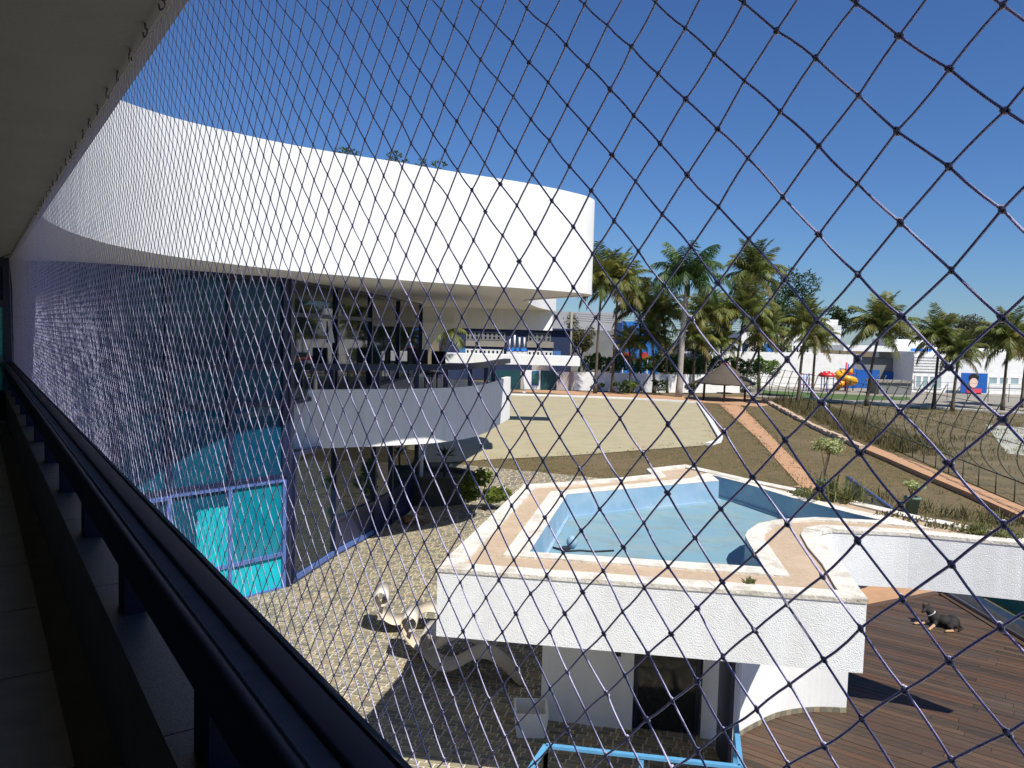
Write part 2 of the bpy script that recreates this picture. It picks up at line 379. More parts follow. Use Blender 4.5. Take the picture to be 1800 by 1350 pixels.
    def build(self, name, mats, parent=None, base=None):
        if parent is not None: base = tuple(root_loc(parent))
        elif base is None:
            xs = [p[0] for p in self.v]; ys = [p[1] for p in self.v]; zs = [p[2] for p in self.v]
            base = ((min(xs) + max(xs)) / 2, (min(ys) + max(ys)) / 2, min(zs))
        ob = bpy.data.objects.new(name, self.mesh(name, mats, base))
        COL.objects.link(ob)
        if parent is not None: ob.parent = parent
        else: ob.location = base
        return ob
def root_loc(p):
    v = Vector(p.location)
    while p.parent: p = p.parent; v += Vector(p.location)
    return v
def area2(p): return sum(p[i][0] * p[(i + 1) % len(p)][1] - p[(i + 1) % len(p)][0] * p[i][1] for i in range(len(p)))
def cross2(a, b, c): return (b[0] - a[0]) * (c[1] - a[1]) - (b[1] - a[1]) * (c[0] - a[0])
def offset(pts, t, closed=False):
    n = len(pts); out = []
    for i in range(n):
        a = pts[(i - 1) % n] if closed or i > 0 else None
        b = pts[(i + 1) % n] if closed or i < n - 1 else None
        d1 = (pts[i] - a).normalized() if a is not None else None
        d2 = (b - pts[i]).normalized() if b is not None else None
        if d1 is None: d1 = d2
        if d2 is None: d2 = d1
        n1 = Vector((-d1.y, d1.x)); n2 = Vector((-d2.y, d2.x)); s = n1 + n2
        if s.length < 0.3: s = n1
        s.normalize(); k = max(0.35, s.dot(n1))
        out.append(pts[i] + s * (t / k))
    return out
def smooth_path(pts, k=6, closed=False):
    """Catmull-Rom through plan or space points."""
    P = [Vector(p) for p in pts]; n = len(P); out = []
    for i in range(n if closed else n - 1):
        p0 = P[(i - 1) % n] if closed or i > 0 else P[0] * 2 - P[1]
        p1 = P[i]; p2 = P[(i + 1) % n]
        p3 = P[(i + 2) % n] if closed or i + 2 < n else p2 * 2 - p1
        for j in range(k):
            t = j / k
            out.append(0.5 * ((2 * p1) + (p2 - p0) * t + (2 * p0 - 5 * p1 + 4 * p2 - p3) * t * t + (3 * p1 - p0 - 3 * p2 + p3) * t ** 3))
    if not closed: out.append(P[-1])
    return out
def tag(o, label=None, cat=None, group=None, kind=None):
    if label: o['label'] = label
    if cat: o['category'] = cat
    if group: o['group'] = group
    if kind: o['kind'] = kind
    return o
def thing(name, label, cat, loc=(0, 0, 0), group=None):
    o = bpy.data.objects.new(name, None); COL.objects.link(o)
    o.empty_display_size = 0.2; o.location = loc
    return tag(o, label, cat, group)
def struct(ob): return tag(ob, kind='structure')
def inst(me, name, parent=None, loc=(0, 0, 0), rot=(0, 0, 0), sc=(1, 1, 1)):
    o = bpy.data.objects.new(name, me); COL.objects.link(o)
    if parent is not None: o.parent = parent
    o.location = loc; o.rotation_euler = rot; o.scale = sc
    return o
def seen_px(p):
    d = Vector(p) - EYE; y = d.dot(FWD)
    return (900 + 1352 * d.dot(RGT) / y, 675 - 1352 * d.dot(UPV) / y) if y > 0.05 else (-9999, 0)
TH = math.radians(35.11)
NU = Vector((-math.sin(TH), math.cos(TH), 0))     # along our balcony, away from the eye
NN = Vector((math.cos(TH), math.sin(TH), 0))      # out from our balcony
def B(a, s, z): return NN * a + NU * s + Vector((0, 0, z))
def B2(a, s): p = NN * a + NU * s; return (p.x, p.y)

# ================================================================== THE SETTING
# ground in sheets a few millimetres apart
g = MB(); g.sheet([[(-400, -150), (500, -150), (500, 900), (-400, 900)]], -0.05)
tag(struct(g.build('lawn', 'lawn', base=(0, 0, -0.05))))
g = MB(); g.sheet([[(26, 73), (23.2, 58), (21.9, 46), (19.6, 30), (17.6, 18), (60, 12), (140, 60), (140, 92), (60, 84), (30, 79)]], -0.045)
struct(g.build('dry_bank', 'dry_bank'))
COURT = [(-0.404, 72.662), (5.412, 72.546), (11.675, 71.313), (16.742, 69.254), (13.935, 54.097), (12.164, 44.853), (11.662, 43.327), (10.670, 41.806), (6.518, 39.231), (2.845, 36.952), (-0.437, 35.401), (-2.958, 34.053), (-9, 33), (-9, 75)]
g = MB(); g.sheet([COURT], -0.02)
struct(g.build('court', 'court'))
g = MB()
g.wall(COURT[:8], -0.04, 0.12, 0.28, side=1)
struct(g.build('court_kerb', 'white_paint'))
# orange clay walks
g = MB(); g.sheet([[(-1.144, 78.267), (3.608, 80.774), (6.559, 80.201), (14.402, 77.544), (19.269, 76.297), (23.244, 78.265), (24.676, 74.654), (23.134, 68.841), (21.526, 67.309), (18.639, 69.234), (13.479, 72.498), (7.708, 73.955), (3.439, 76.799), (0.306, 77.225)]], -0.030)
struct(g.build('clay_walk', 'orange_clay'))
PATH = [(18.587, 68.656), (20.346, 68.054), (15.665, 45.529), (12.689, 31.436), (11.896, 28.664), (10.478, 28.898), (10.290, 29.951), (11.735, 30.830), (14.752, 45.856)]
g = MB(); g.sheet([PATH], -0.024)
struct(g.build('clay_path', 'orange_clay'))
# raised brick walk on the right, its edge throws a dark line on the lawn
RW = [(19.987, 42.833), (19.633, 39.739), (19.407, 35.959), (18.808, 31.297), (18.214, 26.872), (17.766, 23.532), (16.616, 21.971), (17.100, 25.191), (17.680, 29.382), (18.084, 33.461), (18.600, 37.611), (18.890, 40.575)]
g = MB(); g.prism(RW, -0.04, 0.16)
struct(g.build('brick_walk', 'orange_clay'))
# row of pale kerb stones between lawn and bank
kerb = bpy.data.objects.new('kerb', None); COL.objects.link(kerb); struct(kerb)
kp = [Vector(p) for p in ((24.676, 74.654), (23.139, 66.192), (21.827, 58.608), (20.783, 52.575), (20.177, 48.255), (19.732, 44.365), (19.491, 41.685))]
L_ = [0]
for i in range(len(kp) - 1): L_.append(L_[-1] + (kp[i + 1] - kp[i]).length)
def along(path, lens, d):
    for i in range(len(path) - 1):
        if d <= lens[i + 1]: return path[i].lerp(path[i + 1], (d - lens[i]) / (lens[i + 1] - lens[i])), (path[i + 1] - path[i]).normalized()
    return path[-1], (path[-1] - path[-2]).normalized()
d = 0.0
while d < L_[-1] - 0.7:
    p, t = along(kp, L_, d); w = random.uniform(0.62, 0.8); q = Vector((-t.y, t.x)) * -0.32
    h = random.uniform(0.16, 0.26); tw = random.uniform(-0.06, 0.06)
    m = MB(); m.obox((p.x, p.y, -0.05), (t.x * w, t.y * w, 0), (q.x + tw, q.y, 0), (0, 0, h + 0.05))
    m.build('kerb_stone', 'kerb_block', kerb); d += w + 0.05
# road and pavement in front of the far buildings
g = MB(); g.sheet([[(25.182, 78.887), (28.940, 77.967), (32.969, 73.987), (38.979, 69.955), (44.371, 66.338), (50.488, 61.729), (150, 100), (24, 100)]], -0.03)
struct(g.build('pavement', 'pavement'))
g = MB(); g.wall([(28.614, 77.865), (32.969, 73.987), (38.979, 69.955), (44.371, 66.338), (50.488, 61.729)], -0.04, 0.14, 0.5, side=1)
struct(g.build('pavement_kerb', 'pale_kerb'))
g = MB(); g.sheet([[(29.041, 89.017), (43.639, 84.043), (41.428, 79.750), (34.594, 77.671), (26.636, 81.577)]], -0.015)
struct(g.build('playground_turf', 'turf_green'))
g = MB(); g.sheet([[(35.413, 57.183), (39.505, 53.045), (29.246, 39.117), (27.160, 41.779), (30.410, 47.852)]], -0.03)
struct(g.build('concrete_apron', 'concrete'))
g = MB(); g.sheet([[(4.5, 14.5), (8.2, 16.6), (10.6, 17.9), (11.5, 24), (6, 22)]], -0.02)
struct(g.build('clay_yard', 'orange_clay'))

# ------------------------------------------------------------------ patio of small setts
PATIO = [B2(0.62, -7), B2(0.62, 15.8), (-8.5, 14.2), (-5.15, 16.9), (-4.6, 19.2), (-3.9, 21.0), (-3.2, 24.2), (-2.6, 33.6), (5.2, 30.5), (5.0, 16.0), (3.15, 11.2), (2.95, 6.5), (9, -4)]
g = MB(); g.sheet([PATIO], 0.0)
patio = struct(g.build('patio', 'grout', base=(0, 0, 0)))
def inside(p, poly):
    c = False; j = len(poly) - 1
    for i in range(len(poly)):
        a, b = poly[i], poly[j]
        if (a[1] > p[1]) != (b[1] > p[1]) and p[0] < (b[0] - a[0]) * (p[1] - a[1]) / (b[1] - a[1]) + a[0]: c = not c
        j = i
    return c
PE = Vector((0.973, -0.23)); PV = Vector((0.23, 0.973))
cand = []
row = 0; y = 4.0
while y < 34:
    w = (0.105, 0.105, 0.09)[row % 3] if y < 22 else 0.16
    x = -12.0 + random.random() * 0.3
    while x < 5.5:
        l = random.choice((0.105, 0.21, 0.21, 0.21)) if y < 22 else random.choice((0.26, 0.32))
        c = PE * (x + l / 2) + PV * (y + w / 2)
        if inside(c, PATIO) and Vector((c.x, c.y, 0)).dot(NN) > 0.75:
            cand.append((c, l - (0.020 if y < 22 else 0.026), w - (0.024 if y < 22 else 0.030), random.uniform(0.006, 0.014)))
        x += l
    y += w; row += 1
def vis(c):
    x, y = seen_px((c.x, c.y, 0))
    return 0 < x < 1800 and 0 < y < 1350 and (y - 563) < 1.0 * (x + 50) and not (x > 772 and y < 1125 + (x - 772) * 0.1)
near = sorted([k for k in range(len(cand)) if vis(cand[k][0])], key=lambda k: cand[k][0].length / math.sqrt(cand[k][1]))[:300]
near_set = set(near)
def sett(m, c, l, w, h, zb=0.0):
    e = PE * (l / 2); v = PV * (w / 2); bv = 0.96
    b4 = [c - e - v, c + e - v, c + e + v, c - e + v]; t4 = [c + (q - c) * bv for q in b4]
    vs = [(q.x, q.y, zb - 0.004) for q in b4] + [(q.x, q.y, zb + h) for q in t4]
    m.add(vs, [(4, 5, 6, 7), (0, 1, 5, 4), (1, 2, 6, 5), (2, 3, 7, 6), (3, 0, 4, 7)])
sett_meshes = {}
for k in near:
    c, l, w, h = cand[k]
    key = (round(l, 3), round(w, 3))
    if key not in sett_meshes:
        m = MB(); sett(m, Vector((0, 0)), l, w, 0.010); sett_meshes[key] = m.mesh('paver', 'paver_piece')
    inst(sett_meshes[key], 'paver', patio, (c.x, c.y, random.uniform(-0.002, 0.004)), (random.uniform(-0.008, 0.008), random.uniform(-0.008, 0.008), random.uniform(-0.03, 0.03)))
m = MB()
for k, (c, l, w, h) in enumerate(cand):
    if k not in near_set: sett(m, c, l, w, h)
tag(m.build('paver_field', 'paver_field', patio), kind='stuff')

# ------------------------------------------------------------------ timber deck
DECK = [(2.9, 5.5), (10.0, 5.5), (10.1, 17.6), (7.9, 16.5), (3.15, 11.4)]
g = MB(); g.sheet([DECK], 0.004)
deck = struct(g.build('deck', 'planter_dark', base=(0, 0, 0.004)))
PD = Vector((0.8, -0.6)); PQ = Vector((0.6, 0.8))
q = 0.0
while q < 20:
    lo, hi = -1e9, 1e9; n = len(DECK); ok = True
    c0 = PQ * (q + 0.07)
    for i in range(n):
        a = Vector(DECK[i]); b = Vector(DECK[(i + 1) % n]); e = b - a; nrm = Vector((-e.y, e.x))
        den = nrm.dot(PD); num = nrm.dot(c0 - a)
        if abs(den) < 1e-9:
            if num < 0: ok = False
        elif den > 0: lo = max(lo, -num / den)
        else: hi = min(hi, -num / den)
    if ok and hi - lo > 0.3:
        t = lo
        while t < hi - 0.05:
            t2 = min(hi, t + random.uniform(2.2, 4.2)); a = c0 + PD * (t + 0.004); d_ = PD * (t2 - t - 0.008); wv = PQ * 0.132
            z = 0.03 + random.uniform(-0.002, 0.003)
            m = MB(); o = a - wv / 2
            m.obox((o.x, o.y, 0.008), (d_.x, d_.y, 0), (wv.x, wv.y, 0), (0, 0, z - 0.008))
            m.build('plank', 'deck_wood', deck); t = t2
    q += 0.142

for a, b in (((3.15, 11.4), (7.9, 16.5)), ((7.9, 16.5), (10.1, 17.6)), ((10.1, 17.6), (10.0, 5.5))):
    m = MB(); m.beam((*a, 0.03), (*b, 0.03), 0.16, 0.05); m.build('edge_board', 'deck_wood', deck)
# ------------------------------------------------------------------ our balcony: floor, ceiling, low wall, end wall
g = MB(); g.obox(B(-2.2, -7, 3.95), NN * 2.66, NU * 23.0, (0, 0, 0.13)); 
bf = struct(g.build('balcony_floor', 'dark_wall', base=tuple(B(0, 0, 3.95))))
k = 0
s = -6.0
while s < 15.4:
    for j, a0 in enumerate((-2.15, -1.45, -0.75, -0.05)):
        m = MB(); m.obox(B(a0, s + (0.25 if j % 2 else 0), 4.08), NN * (0.69 if j < 3 else 0.345), NU * 0.985, (0, 0, 0.03))
        m.build('floor_tile', 'floor_tile', bf)
    s += 1.0
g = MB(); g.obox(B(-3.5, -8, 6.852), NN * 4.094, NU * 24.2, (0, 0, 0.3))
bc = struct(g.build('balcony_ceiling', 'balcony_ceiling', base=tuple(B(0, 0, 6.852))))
HOOK_S = [-1.0 + 0.31 * i for i in range(52)]
hk = MB()
pts = [Vector((0, 0, 0.0)), Vector((0, 0, -0.012))]
for i in range(9):
    a = math.radians(90 + 36 * i); pts.append(Vector((0.011 * math.cos(a), 0, -0.023 + 0.011 * math.sin(a))))
hk.tube(pts, 0.0026, 6); hook_mesh = hk.mesh('hook', 'steel')
for s in HOOK_S:
    p = B(0.515, s + random.uniform(-0.02, 0.02), 6.851) - Vector(bc.location)
    inst(hook_mesh, 'hook', bc, tuple(p), (0, 0, TH + math.pi / 2 + random.uniform(-0.5, 0.5)), (1.4, 1.4, 1.4))
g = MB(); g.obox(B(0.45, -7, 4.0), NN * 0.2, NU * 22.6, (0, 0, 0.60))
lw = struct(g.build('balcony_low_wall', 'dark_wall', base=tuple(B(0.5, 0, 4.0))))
s = -6.4
while s < 15:
    w = random.uniform(1.35, 1.5)
    m = MB(); m.obox(B(0.42, s, 4.602), NN * 0.27, NU * (w - 0.006), (0, 0, 0.05))
    m.build('coping_stone', 'granite', lw); s += w
g = MB(); g.obox(B(-2.4, -7, 3.95), NN * 0.2, NU * 23, (0, 0, 2.9))
struct(g.build('balcony_back_wall', 'dark_wall'))
g = MB(); g.obox(B(-2.2, -7.2, 3.95), NN * 2.5, NU * 0.2, (0, 0, 2.9))
struct(g.build('balcony_side_wall', 'dark_wall'))

# ================================================================== THE WHITE HOUSE: the wing that curves away from our balcony
house = thing('white_house', 'white house wing with tall curved roof parapet, dark blue glass and a rounded balcony', 'house', (-4.0, 17.0, 0))
edge = [B2(0.60, s) for s in (-7, -3, 1, 5, 8.0)]
curve = [B2(0.60, 9.2), (-5.30, 9.38), (-5.42, 10.67), (-5.28, 11.89), (-4.86, 13.0), (-4.23, 14.15), (-3.40, 15.16), (-2.42, 16.07), (-1.30, 16.90), (-0.10, 17.66), (0.72, 18.3), (1.33, 18.88), (1.78, 19.42), (1.99, 19.95), (1.98, 20.5), (1.72, 21.3), (1.2, 22.5), (0.72, 23.7), (0.5, 24.9), (0.56, 27.2), (1.05, 31.0), (1.80, 34.6), (1.9, 37.0), (1.0, 39.0), (-4.0, 40.0)]
fp = [Vector(p) for p in edge] + smooth_path([Vector(p) for p in [edge[-1]] + curve], 5)[1:]
tops = []
for p in fp:
    y = p.y
    if y < 9: tz = 2.75
    elif y < 17: tz = 2.75 + (3.45 - 2.75) * min(1, (y - 9) / 7.0) ** 0.65
    else: tz = 3.45
    tops.append(5.8 + tz)
m = MB(); m.wall([(p.x, p.y) for p in fp], [6.95 if i < 6 else 6.857 if i < 17 else 6.85 for i in range(len(fp))], tops, 0.18, side=1)
for i in range(len(m.sm)): m.sm[i] = False
parapet = m.build('roof_parapet', 'stucco', house)
slab = [(p.x, p.y) for p in offset(fp, 0.09)][5:] + [(-18, 40), (-18, 8), (-9, 3)]
m = MB(); m.prism(slab, 6.875, 7.1)
m.build('roof_soffit', 'soffit', house)
# the wall of our own storey below the balcony
m = MB(); m.obox(B(0.40, -7, 0), NN * 0.15, NU * 22.6, (0, 0, 3.94)); m.build('wall', 'stucco', house)

def bay(p, q, z0, z1, pane_m, frame_m, cols=1, rows=(), fw=0.07, name='window', parent=house):
    """A framed window bay between two plan points: frame bars round it, one pane per opening."""
    p = Vector((p[0], p[1], 0)); q = Vector((q[0], q[1], 0)); d = q - p; t = d.normalized(); nrm = Vector((t.y, -t.x, 0))
    zs = [z0] + [r for r in rows] + [z1]
    fr = MB()
    for i in range(cols + 1):
        c = p + d * (i / cols)
        fr.obox(c - t * fw / 2 - nrm * 0.06 + Vector((0, 0, z0)), t * fw, nrm * 0.14, (0, 0, z1 - z0))
    for z in zs:
        fr.obox(p - nrm * 0.05 + Vector((0, 0, z - fw / 2)), d, nrm * 0.12, (0, 0, fw))
    w = fr.build(name, frame_m, parent)
    for i in range(cols):
        for j in range(len(zs) - 1):
            a = p + d * (i / cols); e = d / cols
            pm = pane_m[j % len(pane_m)] if isinstance(pane_m, (list, tuple)) else pane_m
            pn = MB(); pn.obox(a + t * fw * 0.5 - nrm * 0.012 + Vector((0, 0, zs[j] + fw * 0.5)), e - t * fw, nrm * 0.02, (0, 0, zs[j + 1] - zs[j] - fw)); pn.build('pane', pm, w)
    return w
# glazed stair hall, two storeys
P0, P1, P2, P3, P4, P5 = (-5.02, 16.86), (-5.86, 15.88), (-6.72, 14.95), (-7.35, 14.2), (-8.0, 13.85), (-8.9, 14.0)
for a, b in ((P5, P4), (P4, P3), (P3, P2), (P2, P1), (P1, P0)):
    bay(a, b, 2.52, 6.86, ['teal_glass', 'teal_glass', 'dark_glass'], 'navy', 1, (4.15, 4.95), 0.12)  # transoms and teal-under-dark panes stand in for the railing's reflection
for a, b in ((P4, P3), (P3, P2)):
    bay(a, b, 0.0, 2.40, ['dark_glass', 'dark_glass'], 'frame_blue', 1, (0.78,), 0.09)
bay(P2, P1, 0.0, 2.44, ['cyan_film', 'teal_glass'], 'frame_blue', 1, (0.78,), 0.08, name='glass_door')
bay(P1, P0, 0.0, 2.44, ['cyan_curtain', 'cyan_film'], 'frame_blue', 1, (0.78,), 0.08, name='glass_door')
cu = MB()   # pleated curtain hanging just inside the second door
a = Vector((P2[0], P2[1], 0)); bb = Vector((P1[0], P1[1], 0)); d = bb - a; nr = Vector((d.y, -d.x, 0)).normalized()
pts = []
for i in range(41):
    t = 0.45 + 0.52 * i / 40; o = a + d * t + nr * (0.03 + 0.018 * math.sin(i * 1.3)); pts.append((o.x, o.y))
cu.wall(pts, 0.1, [2.02 + 0.05 * abs(math.sin(i * 0.42)) for i in range(41)], 0.006, side=-1)
cu.build('curtain', 'cyan_curtain', house)
bay(B2(0.57, 15.66), P5, 2.52, 6.86, ['dark_glass', 'teal_glass', 'dark_glass'], 'navy', 1, (4.15, 4.95), 0.12)
bay(B2(0.57, 15.66), P5, 0.0, 2.40, 'dark_glass', 'navy', 1, (), 0.1)
# corner column
m = MB(); m.box(-5.10, -4.86, 16.86, 17.12, 0, 6.86); m.build('column', 'navy', house)
# upper glazing set back behind the balcony, and the shop-like glazing under it
up = [(-5.0, 17.15), (-4.95, 18.7), (-4.62, 20.0), (-4.36, 21.4), (-4.24, 22.8), (-4.10, 24.6), (-3.96, 26.4), (-3.80, 28.3), (-3.65, 30.3)]
up = up[:1] + up[2::2]
for i in range(len(up) - 1):
    bay(up[i], up[i + 1], 4.12, 6.86, 'mirror_glass', 'navy', 1, (6.1,), 0.10)
low = [(-4.88, 17.15), (-4.72, 18.3), (-4.45, 19.3), (-4.12, 20.4), (-3.84, 21.5), (-3.55, 22.7), (-3.30, 24.2), (-3.14, 25.6)]
low = [low[0], low[2], low[4], low[5], low[7]]
for i in range(len(low) - 1):
    bay(low[i], low[i + 1], 0.0, 2.93, ['mirror_glass'] if i < 1 else ['navy', 'mirror_glass'], 'navy', 1, () if i < 1 else (0.95,), 0.09)
m = MB(); m.wall(low[:3], 0.0, 0.16, 0.06, side=-1); m.build('sill', 'frame_blue', house)
m = MB(); m.tube([(-3.0, 25.9, 0), (-3.0, 25.9, 3.1)], 0.06, 12); m.build('post', 'white_paint', house)
# balcony of the wing
bp = smooth_path([Vector(p) for p in ((-4.84, 16.78), (-3.82, 17.2), (-2.62, 17.8), (-1.75, 18.38), (-1.05, 19.35), (-0.62, 20.7), (-0.46, 21.75))], 5)
bpl = [(p.x * 1.08, p.y * 1.08) for p in bp] + [(-0.05, 26.0)]
m = MB(); m.wall(bpl, 2.92, 4.34, 0.16, side=1); m.build('balcony_parapet', 'stucco', house)
m = MB(); m.prism([(p[0] - 0.05, p[1] + 0.08) for p in bpl] + [(-3.7, 29.5), (-4.95, 18.3)], 2.925, 4.08); m.build('balcony_slab', 'soffit', house)
rail = [Vector((p[0] - 0.02, p[1] + 0.09)) for p in bpl]
m = MB(); m.wall([(p.x, p.y) for p in rail], 4.80, 4.95, 0.22, side=1); br = m.build('balcony_handrail', 'navy', house)
for i in range(0, len(rail), 4):
    m = MB(); p = rail[i]; m.box(p.x - 0.06, p.x + 0.06, p.y + 0.02, p.y + 0.14, 4.34, 4.80); m.build('rail_post', 'navy', house)
# second, farther roof band and a white wall with an arched opening
m = MB(); m.wall([(-4.6, 34.2), (-1.0, 34.4), (1.2, 34.6), (1.72, 34.75), (1.78, 35.2), (1.7, 37.0)], 5.98, 6.90, 0.2, side=1); m.build('far_band_wall', 'stucco', house)
m = MB()   # wall whose right edge is one side of a round arch
prof = [(-4.75, 0.0), (-4.75, 6.2), (-2.5, 6.2)] + [(-2.5 - 1.3 * math.sin(t), 5.98 - 1.7 * (1 - math.cos(t))) for t in [math.pi / 2 * i / 10 for i in range(11)]] + [(-3.8, 0.0)]
n = len(prof); vs = [(x, 34.0, z) for x, z in prof] + [(x, 34.18, z) for x, z in prof]
tr = tessellate_polygon([[Vector((x, z, 0)) for x, z in prof]])
m.add(vs, [tuple(t) for t in tr] + [tuple(n + i for i in t[::-1]) for t in tr] + [(i, (i + 1) % n, n + (i + 1) % n, n + i) for i in range(n)])
m.build('arched_wall', 'stucco', house)
m = MB(); m.box(-4.65, 4.35, 49.5, 51.5, 3.82, 4.42); m.build('canopy_band', 'stucco', house)
m = MB(); m.box(-4.6, -4.3, 50.2, 50.5, 0, 3.82); m.build('canopy_post', 'taupe_wall', house)

# ================================================================== POOL HOUSE with the drained roof pool
ph = thing('pool_house', 'low white flat roofed building carrying a drained pale blue roof pool', 'building', (2.0, 10.5, 0))
ZT, ZB = 3.01, 2.20
OUT = [(-0.821, 8.903), (3.910, 8.177), (3.989, 8.575), (4.182, 9.402), (4.297, 10.168), (4.453, 10.849), (4.592, 11.116), (4.814, 11.269), (5.111, 11.234), (5.912, 11.153), (6.624, 10.940), (7.310, 10.736), (7.946, 10.452), (8.098, 10.550), (7.564, 11.158), (7.104, 11.711), (6.814, 12.078), (6.462, 12.624), (6.120, 13.272), (5.370, 14.409), (4.690, 15.346), (3.860, 16.761), (2.898, 16.121), (2.900, 15.465), (2.054, 14.919), (1.037, 14.379), (0.280, 14.060)]
RIM = [(-0.058, 9.508), (3.356, 8.952), (3.596, 10.643), (3.708, 10.962), (3.970, 11.350), (4.326, 11.701), (4.792, 11.859), (5.366, 11.812), (5.853, 11.720), (6.419, 11.468), (6.156, 12.157), (5.743, 12.666), (5.201, 13.772), (4.656, 15.042), (4.155, 15.903), (3.624, 15.197), (0.737, 13.505)]
BAS = [(0.282, 9.690), (3.155, 9.290), (3.319, 10.469), (3.371, 10.773), (3.493, 11.069), (3.800, 11.538), (4.195, 11.832), (4.868, 12.054), (5.889, 11.941), (5.612, 12.368), (5.072, 13.422), (4.549, 14.796), (4.143, 15.579), (4.119, 14.969), (1.016, 13.298)]
OUTV = [Vector(p) for p in OUT]
m = MB(); m.wall(OUT, ZB, ZT, 0.2, closed=True, side=1); m.build('roof_fascia', 'rough_stucco', ph)
inn = [(p.x, p.y) for p in offset(OUTV, 0.1, True)]
m = MB(); m.prism(inn, ZB + 0.01, ZB + 0.07); m.build('soffit', 'soffit', ph)
RIMS = [(p.x, p.y) for p in [Vector(q) for q in RIM]]
m = MB(); m.sheet([[(p.x, p.y) for p in offset(OUTV, 0.12, True)], RIMS], ZT - 0.012); m.build('roof_terrace', 'sand_band', ph)
# weathered coping along the outer edge, stone by stone
def coping_run(pts, w, z0, z1, name, parent, step=1.3, closed=True):
    n = len(pts)
    P = [Vector(p) for p in pts]; Q = offset(P, w, closed)
    for i in range(n if closed else n - 1):
        a, b, c, d_ = P[i], P[(i + 1) % n], Q[(i + 1) % n], Q[i]
        k = max(1, int((b - a).length / step))
        for j in range(k):
            t0, t1 = j / k, (j + 1) / k
            e = 0.004 / max((b - a).length, 0.05)
            A_, B_ = a.lerp(b, t0 + e), a.lerp(b, t1 - e); C_, D_ = d_.lerp(c, t1 - e), d_.lerp(c, t0 + e)
            mm = MB(); jz = random.uniform(-0.003, 0.003)
            mm.prism([(A_.x, A_.y), (B_.x, B_.y), (C_.x, C_.y), (D_.x, D_.y)], z0, z1 + jz); mm.build(name, 'coping', parent)
coping_run([(p.x, p.y) for p in offset(OUTV, -0.012, True)], 0.26, ZT - 0.03, ZT + 0.018, 'coping_stone', ph)
m = MB(); m.sheet([RIM, BAS], ZT + 0.012)
m.wall(RIM, ZT - 0.02, ZT + 0.010, 0.02, closed=True, side=1)
m.build('pool_rim', 'coping', ph)
basin = [Vector(p) for p in BAS]
m = MB(); m.wall(BAS, 2.56, ZT + 0.008, 0.03, closed=True, side=-1); pw = m.build('pool_wall', 'pool_blue', ph)
m = MB(); m.sheet([BAS], 2.60); m.build('pool_floor', 'pool_floor', ph)
m = MB(); m.wall([(p.x, p.y) for p in offset(basin, 0.002, True)], 2.60, 2.64, 0.05, closed=True, side=1); m.build('pool_cove', 'pool_blue', ph)
# walls under the roof
WA, WB, WC, WD = (0.56, 11.24), (1.90, 11.0), (2.87, 10.83), (3.36, 10.74)
m = MB(); m.wall([(0.75, 15.0), WA, WB], 0, 2.21, 0.18, side=1); m.build('wall', 'stucco', ph)
cw = smooth_path([Vector(p) for p in (WC, WD, (3.456, 10.871), (3.798, 11.165), (4.163, 11.439), (4.554, 11.601), (4.938, 11.675), (5.350, 11.661))], 4)
m = MB(); m.wall([(p.x, p.y) for p in cw], 0, 2.21, 0.16, side=1); m.build('curved_wall', 'stucco', ph)
tl = [(p.x, p.y) for p in offset(cw, -0.012)][4:]
for i in range(len(tl) - 1):
    a, b = Vector(tl[i]), Vector(tl[i + 1]); d = b - a
    mm = MB(); mm.obox((a.x + d.x * 0.03, a.y + d.y * 0.03, 0.03), (d.x * 0.94, d.y * 0.94, 0), (-d.y * 0.02, d.x * 0.02, 0), (0, 0, 0.085)); mm.build('skirting_tile', 'paver_piece', ph)
m = MB(); m.obox((WB[0] - 0.2, WB[1] + 1.6, 0), (1.6, -0.3, 0), (0.02, 0.1, 0), (0, 0, 2.2)); m.build('back_wall', 'dark_wall', ph)
dr = MB(); a = Vector((WB[0] + 0.02, WB[1] + 0.05, 0.02)); dv = Vector((WC[0] - WB[0] - 0.04, WC[1] - WB[1], 0))
for o, w in ((0, 0.06), (0.94, 0.06)): dr.obox(a + dv * o, dv * w, (0, 0.06, 0), (0, 0, 2.15))
dr.obox(a + Vector((0, 0, 2.1)), dv, (0, 0.06, 0), (0, 0, 0.06)); dr.obox(a + Vector((0, 0, 1.66)), dv, (0, 0.05, 0), (0, 0, 0.03))
door = dr.build('door', 'navy', ph)
m = MB(); m.obox(a + dv * 0.06 + Vector((0, 0.02, 0)), dv * 0.88, (0, 0.02, 0), (0, 0, 2.1)); m.build('pane', 'window_dark', door)
m = MB(); m.box(1.62, 1.70, 10.985, 11.035, 1.12, 1.22); m.build('switch_plate', 'dark_iron', ph)
sf = MB(); c = Vector((3.02, 10.55, 0)); sf.obox(c, (0.05, 0, 0), (-0.05, -0.75, 0), (0, 0, 2.05)); lf = sf.build('open_door_leaf', 'navy', ph)
# navy wall of the cellar seen beneath the tapering roof arm
m = MB(); m.wall([(6.1, 16.5), (8.6, 18.0)], 0, 0.9, 0.15); m.build('rear_wall', 'facade_navy', ph)

